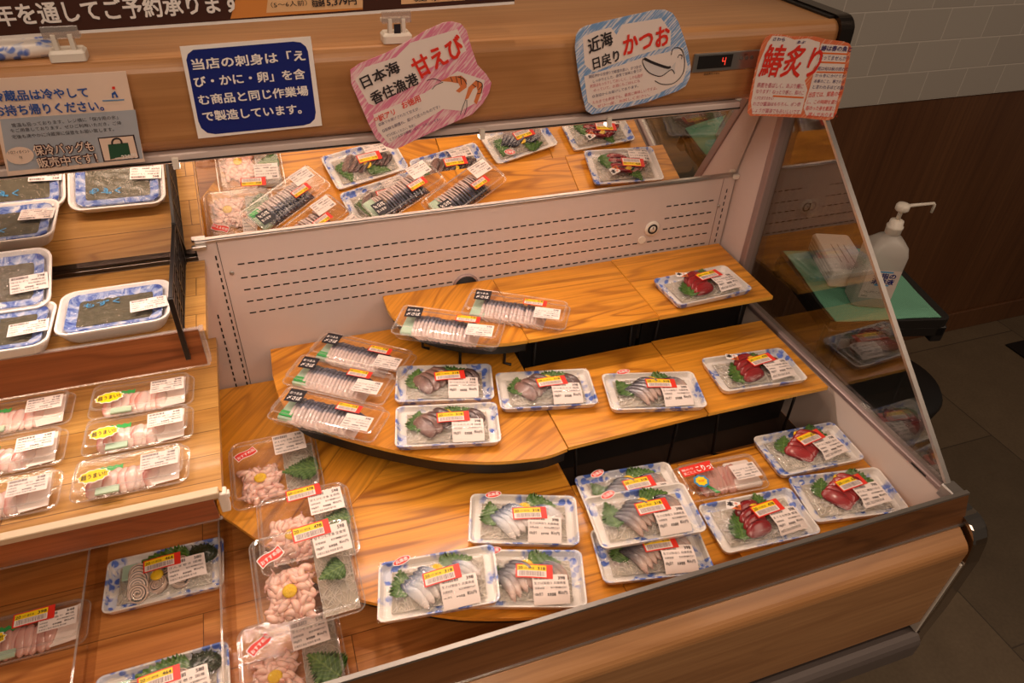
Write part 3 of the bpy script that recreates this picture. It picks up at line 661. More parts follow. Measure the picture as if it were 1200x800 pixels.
SL = {
 'bright': [slab(.058, .0135, .010, M['mackerel_bright'], k, .003, .4) for k in range(3)],
 'dark': [slab(.054, .0125, .010, M['mackerel_dark'], k, .006, .45) for k in range(3)],
 'bonito': [slab(.050, .029, .0075, M['bonito'], k, .002, .30, 0, .5) for k in range(3)],
 'bonitod': [slab(.046, .025, .0075, M['bonito_dark'], k, .002, .30, 0, .5) for k in range(3)],
 'tuna': [slab(.050, .030, .0100, M['tuna'], k, .002, .38, 0, .55) for k in range(3)],
 'tunab': [slab(.050, .028, .0080, M['tuna_bright'], k, .002, .30, 0, .5) for k in range(3)],
 'yellow': [slab(.046, .022, .008, M['yellowtail'], k, .002, .45) for k in range(3)],
 'white': [slab(.042, .026, .006, M['white_fish'], k, .002, .4) for k in range(3)],
}
def sheet_slice(seed):
    b = MB(); rnd = random.Random(seed); rings = []; n = 12
    for i in range(n+1):
        t = i/n; y = (t-.5)*.064; top = .0205*(sin(pi*(.08+.86*t))**.45)+.0012*rnd.uniform(-1, 1)+.004*t
        lean = -.014; w = .0042
        rings.append([(-w/2, y, 0), (w/2, y, 0), (w/2+lean, y, top), (-w/2+lean, y, top+.0008)])
    b.loft(rings, M['mackerel_sheet'], True, True)
    return b.mesh('fish_slice')
SHEET = [sheet_slice(k) for k in range(3)]
def shrimp_mesh(seed):
    rnd = random.Random(seed); P = []; R = []; n = 12; L = .044
    for i in range(n+1):
        t = i/n; a = -1.1+2.5*t
        P.append((.019*sin(a*.75), .019*(1-cos(a*.75)), .0035+.002*sin(pi*t)))
        R.append(max(.0008, .0084*(sin(pi*min(1, .18+.80*t))**.8)*(1+.07*(i % 2))))
    b = MB(); b.tube(P, R, M['shrimp'], 8)
    e = P[-1]
    for s_ in (-1, 0, 1): b.tube([e, (e[0]+.006*cos(1.2+s_*.5), e[1]+.006*sin(1.2+s_*.5), e[2]+.001)], [.0012, .0004], M['shrimp'], 5)
    return b.mesh('shrimp')
SHRIMP = [shrimp_mesh(k) for k in range(2)]
def strands_mesh(w, d, h, count, seed, hole=None):
    """heaped white radish threads over a loose bed; nobody could count them"""
    rnd = random.Random(seed); b = MB(); nx, ny = 22, 14
    hz = lambda x, y: h*(.35+.65*smooth01(1.9*(1-abs(2*x/w)))*smooth01(1.9*(1-abs(2*y/d))))+.0016*noise.noise((x*160, y*160, seed))
    vs = [(w*(i/nx-.5), d*(j/ny-.5), hz(w*(i/nx-.5), d*(j/ny-.5))-.0015) for j in range(ny+1) for i in range(nx+1)]
    b.add(vs, [(j*(nx+1)+i, j*(nx+1)+i+1, (j+1)*(nx+1)+i+1, (j+1)*(nx+1)+i) for j in range(ny) for i in range(nx)], M['daikon_bed_shaded'], True)
    for _ in range(count):
        x, y = rnd.uniform(-w/2, w/2)*.94, rnd.uniform(-d/2, d/2)*.94; a = rnd.uniform(0, 2*pi); k = rnd.uniform(-60, 60); P = []
        for s_ in range(6):
            P.append((x, y, hz(x, y)+.0006+rnd.uniform(0, .0012)))
            a += k*.006; x = max(-w/2, min(w/2, x+.0058*cos(a))); y = max(-d/2, min(d/2, y+.0058*sin(a)))
        b.tube(P, .00065, M['daikon'], 3, False)
    return b.mesh('radish_threads')
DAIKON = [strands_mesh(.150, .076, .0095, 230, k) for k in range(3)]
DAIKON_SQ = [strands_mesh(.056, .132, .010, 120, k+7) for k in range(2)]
TW, TD = .192, .108
def film_h(x, y):
    u, v = abs(2*x/TW), abs(2*y/TD)
    k = smooth01((1-u)*2.6)*smooth01((1-v)*2.2)
    return .0172+.0155*k*(1-.25*u)
def foam_mesh():
    b = MB(); R = lambda w, d, r, z: RR(w, d, r, z, 5)
    b.loft([R(.176, .092, .010, 0), R(.184, .100, .012, .004), R(TW, TD, .012, .0150), R(TW, TD, .012, .0165), R(TW-.006, TD-.006, .010, .0160), R(.178, .094, .010, .007), R(.172, .088, .009, .005)], M['blue_foam'], True, True)
    return b.mesh('foam_tray')
FOAM = foam_mesh()
def film_mesh():
    b = MB(); nx, ny = 20, 12; W, D = TW+.0016, TD+.0016
    f = lambda x, y: (x, y, film_h(x, y)+.0004*noise.noise((x*90, y*60, 1)))
    vs = [f(W*(i/nx-.5), D*(j/ny-.5)) for j in range(ny+1) for i in range(nx+1)]
    b.add(vs, [(j*(nx+1)+i, j*(nx+1)+i+1, (j+1)*(nx+1)+i+1, (j+1)*(nx+1)+i) for j in range(ny) for i in range(nx)], M['film'], True)
    b.loft([RR(W, D, .011, .0172, 5), RR(.186, .102, .012, .004, 5), RR(.178, .094, .010, -.0002, 5)], M['film'], False, False, True)
    return b.mesh('cling_film')
FILM = film_mesh()

# ------------------------------------------------------------------ stickers
def mapper(cx, cy, ang, zf, lift):
    c, s_ = cos(ang), sin(ang)
    return lambda u, v: (cx+c*u-s_*v, cy+s_*u+c*v, zf(cx+c*u-s_*v, cy+s_*u+c*v)+lift)
def price_label(p, cx, cy, ang, zf, name, price, w=.058, h=.046, bar=True):
    b = MB(); f = mapper(cx, cy, ang, zf, .0009); g = mapper(cx, cy, ang, zf, .00125)
    b.patch(-w/2, w/2, -h/2, h/2, f, M['paper_white'])
    k = h/.046; I = M['label_ink']
    b.text(price, g, w*.22, h*.27, .0085*k, I, w*.2, .02)
    b.text(name, g, -w*.46, h*.10, .0054*k, I, w*.88, .01)
    if bar:
        x = -w*.46; r = random.Random(len(name)+int(cx*999))
        while x < -w*.02:
            q = r.choice((.0004, .0008, .0012)); b.flat([(x, h*.30), (x+q, h*.30), (x+q, h*.44), (x, h*.44)], g, I); x += q+r.choice((.0005, .0009))
    b.text('消費期限', g, -w*.46, -h*.08, .0040*k, I)
    b.text('加工日 保存温度10℃以下', g, -w*.02, -h*.06, .0036*k, I, w*.46, .02)
    b.text('100g当り', g, -w*.46, -h*.26, .0048*k, I, w*.22, .02); b.text('本体価格', g, -w*.12, -h*.28, .0046*k, I, w*.24, .02); b.text('税込(円)', g, w*.18, -h*.24, .0046*k, I, w*.26, .02)
    b.text('水産加工食品 刺身用 要冷蔵', g, -w*.46, -h*.43, .0042*k, I, w*.7, .01)
    return b.obj('price_label', p)
def discount(p, cx, cy, ang, zf, price, w=.060, h=.026, lift=.0019):
    b = MB(); f = mapper(cx, cy, ang, zf, lift); g = mapper(cx, cy, ang, zf, lift+.0003); g2 = mapper(cx, cy, ang, zf, lift+.0006)
    b.patch(-w/2, w/2, -h/2, h/2, f, M['red'])
    b.patch(-w*.46, w*.33, h*.02, h*.42, g, M['yellow'], 3, 1); b.patch(-w*.46, w*.33, -h*.42, h*.02, g, M['paper_white'], 3, 1)
    b.text('20', g2, -w*.44, h*.06, .0078, M['label_ink'], w*.13, .02); b.text('%引 値引後', g2, -w*.28, h*.10, .0045, M['label_ink'], w*.28)
    b.text(price, g2, w*.09, h*.06, .0078, M['label_ink'], w*.21, .025)
    x = -w*.40; r = random.Random(int(price)+int(cx*1000))
    while x < w*.29:
        q = r.choice((.0004, .0007, .0010)); b.flat([(x, -h*.36), (x+q, -h*.36), (x+q, -h*.02), (x, -h*.02)], g2, M['bar_ink']); x += q+r.choice((.0007, .0011))
    return b.obj('discount_sticker', p)
def oval_badge(p, cx, cy, ang, zf, body='兵庫産'):
    b = MB(); f = mapper(cx, cy, ang, zf, .0010); g = mapper(cx, cy, ang, zf, .0013); h = mapper(cx, cy, ang, zf, .0016)
    el = lambda a, c: [(a*cos(2*pi*k/24), c*sin(2*pi*k/24)) for k in range(24)]
    b.flat(el(.0150, .0082), f, M['white_ink']); b.flat(el(.0138, .0070), g, M['red']); b.text(body, h, -.0105, -.0042, .0088, M['white_ink'], .021, .02)
    return b.obj('brand_badge', p)
def square_badge(p, cx, cy, ang, zf):
    b = MB(); f = mapper(cx, cy, ang, zf, .0010); g = mapper(cx, cy, ang, zf, .0013); h = mapper(cx, cy, ang, zf, .0016)
    b.patch(-.0125, .0125, -.0095, .0095, f, M['white_ink'])
    b.flat([(.0125, .004), (.0125, -.0095), (-.004, -.0095)], g, M['orange'])
    b.text('本', h, -.0115, -.004, .0125, M['label_ink'], .012, .05); b.text('旬', h, .0025, -.0085, .0085, M['label_ink'], .008, .02); b.text('生', h, .002, .0015, .006, M['orange'], .006, .02)
    return b.obj('brand_badge', p)

# ------------------------------------------------------------------ film wrapped foam trays of sashimi
GS = 'film wrapped foam trays of sashimi'
def uv(u, v): return ((u-.5)*TW, (.5-v)*TD)
def sashimi(label, x, y, z, rot, kind, price='318', full='398', tilt=(0, 0), badge=True, name=None, seed=0, group=GS, stick=True):
    t = thing('sashimi_tray', label, 'sashimi tray', (x, y, z), (radians(tilt[0]), radians(tilt[1]), radians(rot)), group)
    rnd = random.Random(seed*17+5)
    J = lambda a: rnd.uniform(-a, a)
    link('foam_tray', FOAM, t)
    d = link('radish_threads', DAIKON[seed % 3], t, (0, 0, .006)); d['kind'] = 'stuff'
    def leaf(u, v, ang, s=1.0, z=.0165, tl=(0, 0)):
        a, b_ = uv(u, v); link('shiso_leaf', LEAVES[rnd.randrange(3)], t, (a, b_, z), (radians(tl[0]), radians(tl[1]), radians(ang)), (s, s, s))
    kx, ky = {'bright': (1.16, 1.34), 'dark': (1.16, 1.34), 'bonito': (1.12, 1.0), 'tuna': (1.05, 1.0), 'tunapair': (1.12, 1.0)}[kind]
    def cut(key, u, v, ang, z, lean=0, s=1.0, pitch=0):
        a, b_ = uv(u, v); link('fish_slice', SL[key][rnd.randrange(3)], t, (a, b_, z), (radians(lean), radians(pitch), radians(ang)), (s*kx, s*ky, 1.0))
    if kind in ('bright', 'dark'):
        leaf(.20, .42, 100+J(12), .95); leaf(.66, .22, 12+J(15), .95, .016)
        n = 5
        for i in range(n):
            k = i/(n-1); cut(kind, .31+.17*k, .68-.22*k, -52+12*k+J(3), .0150+.0016*i, 22+J(3))
        for i in range(4):
            k = i/3; cut(kind, .62+.13*k, .52-.12*k+J(.01), -36+J(4), .0150+.0012*i, 20+J(3), .84)
    elif kind == 'bonito':
        leaf(.22, .40, 95+J(14)); leaf(.62, .24, 20+J(10), 1.0)
        for i in range(4): cut('bonito' if i < 2 or seed == 5 else 'bonitod', .285+.060*i, .60-.075*i, -52+4*i+J(3), .0185+.0008*i, 36+J(4))
        for i in range(4): cut('bonitod', .635+.050*i, .50-.045*i, -48+J(4), .0170+.0006*i, 32+J(4), .8)
    elif kind == 'tuna':          # dark red fan on the left, shiso at the back, a few slices on the right
        leaf(.28, .55, 75+J(10), 1.05); leaf(.60, .24, 80+J(20), .95, .0165)
        for i in range(4):
            k = i/3; cut('tuna', .42+.012*k, .72-.42*k, 12+J(5), .0185, 30+J(4), 1.0)
        for i in range(3):
            k = i/2; cut('tuna' if seed % 2 else 'yellow', .66+.07*k, .36+.10*k, -30+J(6), .0125+.002*i, 14, .9)
    elif kind == 'tunapair':
        leaf(.27, .32, 55+J(10), .85); leaf(.72, .26, -40+J(10), 1.0, .0155)
        for i in range(5): cut('tunab', .34+.058*i, .62-.070*i, -46+J(5), .0180+.0010*i, 30+J(5), 1.0)
        for i in range(3): cut('tunab' if i % 2 == 0 else 'yellow', .62+.05*i, .34+.03*i, -48+J(4), .0125, -10, .75)
    a, b_ = uv(.50 if kind != 'tunapair' else .49, .36 if kind != 'tunapair' else .22)
    link('chrysanthemum', FLOWER, t, (a+J(.003), b_, .0255 if kind != 'tunapair' else .021), (radians(-8), 0, rnd.random()*6), (1.15,)*3)
    link('cling_film', FILM, t)
    nm = name or {'bright': '生さば御造り 兵庫県産', 'dark': '生さば御造り 兵庫県産', 'bonito': 'かつおたたき 国産', 'tuna': 'まぐろお刺身 解凍', 'tunapair': 'まぐろ二種盛り合せ'}[kind]
    lu, lv, la = {'bright': (.685, .775, 2), 'dark': (.70, .76, 2), 'bonito': (.69, .76, 2), 'tuna': (.72, .70, 6), 'tunapair': (.67, .66, 6)}[kind]
    a, b_ = uv(lu, lv); price_label(t, a, b_, radians(la+J(3)), film_h, nm, full)
    if stick:
        a, b_ = uv(lu-.135, lv-.26); discount(t, a, b_, radians(la+2+J(6)), film_h, price)
    if badge:
        if kind in ('bright', 'dark'):
            a, b_ = uv(.215, .13); zo = film_h(a*.93, b_*.80)+.0006; oval_badge(t, a, b_, radians(18+J(10)), lambda p_, q_: zo+(b_-q_)*.12)
        elif kind == 'tuna':
            a, b_ = uv(.29, .25); zo = film_h(a*.93, b_*.85)+.0008; square_badge(t, a, b_, radians(-22+J(5)), lambda p_, q_: zo+(b_-q_)*.08)
    return t
e_ = .0006  # pack positions and turns below were worked out from image pixel corners
sashimi('red tuna sashimi tray alone at the right end of the top shelf', .861, 1.112, ZT+.002+e_, 3, 'tuna', '478', '598', seed=2)
sashimi('red tuna sashimi tray at the right end of the middle shelf', .885, .915, ZM+.002+e_, -5, 'tuna', '478', '598', seed=1)
sashimi('silver mackerel tray on the middle shelf, next left of the red tuna tray', .652, .918, ZM+e_, -14, 'dark', seed=3)
sashimi('brown bonito tray lying across a board seam, just left of the silver mackerel tray', .448, .985, ZM+e_, -12, 'bonito', badge=False, seed=4)
sashimi('brown bonito tray, rear of the pair on the curved middle board', .261, 1.060, ZM+e_, -14, 'bonito', badge=False, seed=5)
sashimi('brown bonito tray, front of the pair on the curved middle board', .236, .944, ZM+e_, -13, 'bonito', badge=False, seed=6)
sashimi('dark tuna and pale yellowtail tray by the front lip, with an orange and white badge', .726, .630, ZD+e_, -4, 'tuna', '478', '598', seed=8)
sashimi('red tuna tray in the front right corner of the case, touching the end wall', .922, .630, ZD+e_, -9, 'tunapair', '638', '798', badge=False, seed=9)
sashimi('red tuna tray behind the front corner tuna tray, beside the white end wall', .926, .752, ZD+e_, -3, 'tunapair', '638', '798', badge=False, seed=10)
sashimi('silver mackerel tray, rear one of three on the curved front board', .323, .757, ZD+e_, -19, 'bright', seed=11)
sashimi('silver mackerel tray whose left end lies under a tilted mackerel tray', .286, .643, ZD+e_, -18, 'dark', seed=12)
sashimi('bright silver mackerel tray tilted over its neighbour at the front curved edge', .147, .668, ZD+.0165, -12, 'bright', tilt=(0, -8.6), seed=13)
sashimi('dark mackerel tray at the back of the overlapping stack of three', .536, .758, ZD+e_, -5, 'dark', seed=14)
sashimi('dark mackerel tray lying on top of the overlapping stack of three', .516, .680, ZD+.0335, -6, 'dark', tilt=(2, 0), seed=15)
sashimi('dark mackerel tray at the bottom front of the overlapping stack of three', .508, .628, ZD+e_, -11, 'dark', seed=16, badge=False)

# ------------------------------------------------------------------ clear boxes
def box_mesh(L, W, Hh, r=.010, flange=.004):
    b = MB(); R = lambda w, d, rad, z: RR(w, d, rad, z, 5)
    b.loft([R(L-.014, W-.014, r, .0), R(L-.010, W-.010, r, .004), R(L-2*flange, W-2*flange, r, Hh*.48), R(L, W, r+.002, Hh*.50), R(L, W, r+.002, Hh*.56), R(L-2*flange, W-2*flange, r, Hh*.58), R(L-.010, W-.010, r, Hh*.93), R(L-.016, W-.016, r, Hh)], M['clear_box'], True, True, False)
    return b.mesh('clear_box')
def rim_mesh(L, W, Hh, r=.010):
    b = MB(); b.loft([RR(L+.001, W+.001, r+.002, Hh*.50, 5), RR(L+.001, W+.001, r+.002, Hh*.56, 5), RR(L-.003, W-.003, r, Hh*.56, 5), RR(L-.003, W-.003, r, Hh*.50, 5), RR(L+.001, W+.001, r+.002, Hh*.50, 5)], M['clear_rim'], False, False)
    b.loft([RR(L-.012, W-.012, r, Hh+.0002, 5), RR(L-.016, W-.016, r, Hh+.0008, 5), RR(L-.020, W-.020, r, Hh+.0002, 5)], M['clear_rim'], False, False)
    return b.mesh('lid_rim')
SB = (.215, .086, .032); SBM, SBR = box_mesh(*SB), rim_mesh(*SB)
def saba_box(label, x, y, z, rot, tilt=(0, 0), seed=0, green=True):
    t = thing('mackerel_box', label, 'mackerel box', (x, y, z), (radians(tilt[0]), radians(tilt[1]), radians(rot)), 'long clear boxes of sliced vinegared mackerel')
    rnd = random.Random(seed+40); zf = lambda a, c: SB[2]+.0004
    n = 16
    for i in range(n):
        link('fish_slice', SHEET[rnd.randrange(3)], t, (-.052+.112*i/(n-1), rnd.uniform(-.0012, .0012), .0012), (0, radians(-6+rnd.uniform(-4, 4)), radians(rnd.uniform(-3, 3))), (1, 1, 1-.12*abs(i/(n-1)-.4)))
    b = MB(); b.box(-.092, -.060, -.030, .030, .004, .014, M['mint_paper'], .003); b.obj('sauce_sachet', t)
    if green:
        b = MB(); b.box(-.090, -.064, -.026, -.012, .0145, .0165, M['baran'], .0006); b.obj('green_strip', t)
    link('clear_box', SBM, t); link('lid_rim', SBR, t)
    b = MB(); f = mapper(-.074, .014, radians(4), zf, .0006); g = mapper(-.074, .014, radians(4), zf, .0010)
    b.patch(-.0165, .0165, -.0175, .0175, f, M['label_black'], 1, 1); b.text('おつまみ', g, -.0135, .002, .0085, M['white_ink'], .024, .02); b.text('〆さば', g, -.0125, -.0125, .0115, M['white_ink'], .026, .03); b.obj('black_label', t)
    price_label(t, .066, -.016, radians(3), zf, 'しめさば スライス', '398', .052, .036, False); discount(t, .036, .014, radians(2), zf, '318', .048, .020)
    return t
saba_box('mackerel box on the curved top shelf, front one of the pair', .286, 1.115, ZT+e_, -29, seed=1, green=False)
saba_box('mackerel box on the top shelf lying across a seam, rear one of the pair', .434, 1.133, ZT+e_, -31, seed=2, green=False)
saba_box('mackerel box on the curved middle board, nearest the back panel of three', .119, 1.186, ZM+e_, -37, seed=3)
saba_box('mackerel box on the curved middle board, middle one of three', .066, 1.122, ZM+e_, -35, seed=4)
saba_box('mackerel box on the curved middle board, front one of three, overhanging the edge', .031, 1.030, ZM+e_, -35, seed=5)

# square shrimp boxes
QB = (.160, .160, .033); QBM, QBR = box_mesh(*QB, .014), rim_mesh(*QB, .014)
def shrimp_box(label, x, y, z, rot, tilt=(0, 0), seed=0, leafpos=(.75, .62, 1.0), labpos=(.70, .22), stick=None, flag=(.20, .26, 28), spread=(.09, .56, .36, .90)):
    t = thing('shrimp_box', label, 'shrimp box', (x, y, z), (radians(tilt[0]), radians(tilt[1]), radians(rot)), 'square clear boxes of peeled sweet shrimp')
    rnd = random.Random(seed+90); q = lambda u, v: ((u-.5)*.16, (.5-v)*.16); zf = lambda a, c: QB[2]+.0004
    d = link('radish_threads', DAIKON_SQ[seed % 2], t, (.043, -.004, .003)); d['kind'] = 'stuff'
    u0, u1, v0, v1 = spread
    i = 0
    for lay, gn, gm in ((0, 7, 7), (1, 6, 6), (2, 4, 3)):
        sh = .03+.035*lay
        for gi in range(gn):
            for gj in range(gm):
                i += 1
                a, b_ = q(u0+sh+(u1-u0-2*sh)*(gi+rnd.uniform(.1, .9))/gn, v0+sh+(v1-v0-2*sh)*(gj+rnd.uniform(.1, .9))/gm)
                link('shrimp', SHRIMP[i % 2], t, (a, b_, .0062+.0050*lay), (radians(rnd.uniform(-25, 25)), radians(rnd.uniform(-20, 20)), rnd.uniform(0, 2*pi)), (rnd.uniform(.56, .76),)*3)
    a, b_ = q(*leafpos[:2]); link('shiso_leaf', BIGLEAF[seed % 2], t, (a, b_, .0225), (radians(5), 0, radians(160+rnd.uniform(-40, 40))), (leafpos[2],)*3)
    a, b_ = q((u0+u1)/2, (v0+v1)/2); link('chrysanthemum', FLOWER, t, (a, b_, .0235), (0, 0, 1), (1.15,)*3)
    link('clear_box', QBM, t); link('lid_rim', QBR, t)
    a, b_ = q(*labpos); price_label(t, a, b_, radians(2), zf, '甘えびむき身 生食用', '598', .058, .050)
    if stick: a, b_ = q(*stick); discount(t, a, b_, radians(3), zf, '478')
    if flag:
        a, b_ = q(*flag[:2]); b = MB(); f = mapper(a, b_, radians(flag[2]), zf, .0008); g = mapper(a, b_, radians(flag[2]), zf, .0011); h = mapper(a, b_, radians(flag[2]), zf, .0014)
        wv = lambda k, w, hh: [(-w+2*w*i/8, hh+k*sin(2*pi*i/8)) for i in range(9)]+[(w-2*w*i/8, -hh+k*sin(2*pi*(8-i)/8)) for i in range(9)]
        b.flat(wv(.0020, .0200, .0090), f, M['white_ink']); b.flat(wv(.0020, .0188, .0076), g, M['red']); b.text('おすすめ品', h, -.0172, -.0042, .0080, M['white_ink'], .0345, .02); b.obj('red_flag_sticker', t)
    return t
shrimp_box('shrimp box without discount sticker on the curved board, nearest the mackerel boxes', -.080, 1.003, ZD+e_, 1, seed=1, leafpos=(.77, .64, 1.0))
shrimp_box('shrimp box partly covered by another shrimp box leaning on its front', -.040, .850, ZD+e_, 0, seed=2, leafpos=(.80, .52, .8), labpos=(.74, .28), stick=(.52, .10), flag=None, spread=(.10, .57, .28, .88))
shrimp_box('shrimp box leaning on the one behind, with red flag and yellow discount sticker', -.051, .744, ZD+.0205, 1, (14, 0), seed=3, leafpos=(.74, .55, .66), labpos=(.80, .24), stick=(.62, .10))
shrimp_box('shrimp box on the lower plank deck, cut by the bottom of the photo', -.094, .662, ZF+e_, 1, seed=4, leafpos=(.78, .66, 1.0), labpos=(.70, .30), flag=(.22, .28, 40))

# narrow clear boxes of pale sashimi on the left shelf
HB = (.172, .084, .030); HBM, HBR = box_mesh(*HB, .014), rim_mesh(*HB, .014)
def burst(p, cx, cy, ang, zf):
    b = MB(); f = mapper(cx, cy, ang, zf, .0008); g = mapper(cx, cy, ang, zf, .0011); h = mapper(cx, cy, ang, zf, .0014)
    st = lambda a, c, k: [(a*(1+k*sin(11*2*pi*i/66))*cos(2*pi*i/66), c*(1+k*sin(11*2*pi*i/66))*sin(2*pi*i/66)) for i in range(66)]
    b.flat(st(.0225, .0140, .07), f, M['white_ink']); b.flat(st(.0208, .0125, .07), g, M['yellow']); b.text('超うまい!!', h, -.0180, -.0058, .0120, M['label_ink'], .036, .03)
    return b.obj('burst_sticker', p)
def pale_box(label, x, y, z, rot, seed=0, sticker=True, disc=None, kind='white', paper=True, name='真鯛お造り 養殖'):
    t = thing('white_fish_box', label, 'sashimi box', (x, y, z), (0, 0, radians(rot)), 'narrow clear boxes of pale sashimi')
    rnd = random.Random(seed+7); zf = lambda a, c: HB[2]+.0004
    n = 9
    for i in range(n):
        link('fish_slice', SL[kind][rnd.randrange(3)], t, (-.052+.082*i/(n-1), -.006+rnd.uniform(-.003, .003), .0085+.0006*(i % 3)), (radians(rnd.uniform(-6, 6)), radians(-16), radians(80+rnd.uniform(-9, 9))), (1.05, 1, 1.2))
    if paper:
        b = MB(); b.add([(.030, -.030, .010), (.070, -.026, .010), (.072, .032, .022), (.020, .014, .020)], [(0, 1, 2, 3)], M['paper_white']); b.add([(.030, -.030, .0096), (.070, -.026, .0096), (.072, .032, .0216), (.020, .014, .0196)], [(3, 2, 1, 0)], M['paper_white']); b.obj('paper_sheet', t)
    b = MB(); P = [(-.050+.005*i, .024+.004*(i % 2)) for i in range(8)]; b.prism(P+[(-.015, .016), (-.050, .016)], .0145, .0153, M['baran']); b.obj('green_strip', t)
    b = MB(); b.box(-.050, -.016, -.034, -.020, .014, .018, M['mint_paper'], .001); b.obj('sauce_sachet', t)
    link('clear_box', HBM, t); link('lid_rim', HBR, t)
    price_label(t, .044, .004, radians(2), zf, name, '548', .056, .034)
    if sticker: burst(t, -.050, -.006, radians(6), zf)
    if disc: discount(t, .008, .020, radians(2), zf, disc)
    return t
zs = .745+e_
pale_box('pale sashimi box with yellow burst sticker, rearmost of the right column on the left shelf', -.280, 1.120, zs, -2, 1)
pale_box('pale sashimi box with yellow burst sticker, middle of the right column on the left shelf', -.281, 1.030, zs, -1, 2)
pale_box('pale sashimi box with yellow burst sticker, front of the right column on the left shelf', -.287, .932, zs, -1, 3)
pale_box('pale sashimi box, rearmost of the left column, cut by the left photo edge', -.478, 1.128, zs, -1, 4, False, paper=True)
pale_box('pale sashimi box, middle of the left column, cut by the left photo edge', -.478, 1.030, zs, 0, 5, False)
pale_box('pale sashimi box, front of the left column, cut by the left photo edge', -.474, .932, zs, 0, 6, False)
pale_box('pale sashimi box on the lower plank deck, with burst and discount stickers', -.487, .838, ZF+e_, 0, 7, True, '398', kind='yellow')

# clear box with a red label on the lowest step
t = thing('yellowtail_box', 'clear box of pale pink yellowtail with a red label and blue flower sticker', 'sashimi box', (.712, .735, ZD+e_), (0, 0, radians(-4)))
zf = lambda a, c: HB[2]+.0004; rnd = random.Random(5)
for i in range(9):
    link('fish_slice', SL['yellow'][i % 3], t, (-.036+.066*i/8, .000+rnd.uniform(-.002, .002), .0085), (radians(rnd.uniform(-6, 6)), radians(-16), radians(84+rnd.uniform(-5, 5))), (1.2, 1, 1.25))
b = MB(); b.box(.022, .076, -.030, .034, .006, .016, M['paper_white'], .004); b.obj('paper_sheet', t)
b = MB(); b.prism([(-.040, -.012), (-.034, -.010), (-.018, -.034), (-.026, -.034)], .0185, .0195, M['baran']); b.obj('green_strip', t)
link('clear_box', HBM, t); link('lid_rim', HBR, t)
b = MB(); f = mapper(-.042, .020, radians(3), zf, .0006); g = mapper(-.042, .020, radians(3), zf, .0009)
b.flat([(-.034, -.0125), (.030, -.0105), (.034, .0125), (-.034, .0105)], f, M['red']); b.text('こりっ!', g, -.002, -.008, .0155, M['white_ink'], .034, .04); b.text('脂のり', g, -.031, .000, .006, M['white_ink'], .024, .01); b.text('歯ごたえ', g, -.031, -.009, .007, M['white_ink'], .026, .01); b.obj('red_label', t)
b = MB(); f = mapper(-.048, -.010, 0, zf, .0009); g = mapper(-.048, -.010, 0, zf, .0012); h = mapper(-.048, -.010, 0, zf, .0015)
fl = lambda r, k: [(r*(1+k*cos(8*2*pi*i/64))*cos(2*pi*i/64), r*(1+k*cos(8*2*pi*i/64))*sin(2*pi*i/64)) for i in range(64)]
b.flat(fl(.0145, .06), f, M['sky_print']); b.flat(fl(.0105, .07), g, M['yellow']); b.text('新鮮', h, -.006, -.003, .006, M['orange'], .012, .01); b.obj('flower_sticker', t)
price_label(t, .046, -.006, radians(1), zf, 'かんぱちお造り', '598', .052, .036, False)

# tray of spiral rolls and its half seen neighbour
def roll_mesh():
    b = MB(); T = .0105
    def strip(r0, mat, th, z1):
        P = []; n = 44
        for i in range(n+1):
            a = 5.2*pi*i/n; r = .0022+.0095*i/n+r0
            P.append((r*cos(a), r*sin(a), a))
        vs = []
        for x, y, a in P:
            c, s_ = cos(a), sin(a)
            vs += [(x-c*th, y-s_*th, 0), (x+c*th, y+s_*th, 0), (x+c*th, y+s_*th, z1), (x-c*th, y-s_*th, z1)]
        fs = []
        for i in range(n):
            for k in range(4): fs.append((4*i+k, 4*i+(k+1) % 4, 4*i+4+(k+1) % 4, 4*i+4+k))
        b.add(vs, fs, mat)
    strip(0, M['roll_pale'], .0013, T); strip(.0019, M['roll_dark'], .0008, T*.985)
    b.lathe([(.0118, 0), (.0138, .001), (.0140, T*.9), (.0128, T)], M['roll_pale'], 28) if False else None
    b.loft([[(r*cos(2*pi*k/28), r*sin(2*pi*k/28), z) for k in range(28)] for r, z in ((.0125, .0), (.0145, .0005), (.0145, T*.96), (.0130, T*1.01), (.0122, T*.9))], M['roll_pale'], True, False, True)
    return b.mesh('roll_slice')
ROLL = roll_mesh()
def frill_mesh(seed):
    b = MB(); rnd = random.Random(seed)
    for k in range(70):
        a = rnd.uniform(0, 2*pi); r = .020*sqrt(rnd.random()); x, y = r*cos(a)*1.3, r*sin(a); z = .004+.010*(1-r/.02)*rnd.random()
        d = rnd.uniform(0, 2*pi); P = [(x, y, z)]
        for s_ in range(3): P.append((P[-1][0]+.003*cos(d+s_*.8), P[-1][1]+.003*sin(d+s_*.8), z+rnd.uniform(0, .004)))
        b.tube(P, [.0016, .0012, .0009, .0004], M['seaweed'], 5)
    b.lathe([(.022, 0), (.020, .005), (.010, .009), (.001, .010)], M['seaweed'], 14, sx=1.25)
    return b.mesh('seaweed_garnish')
FRILL = frill_mesh(2)
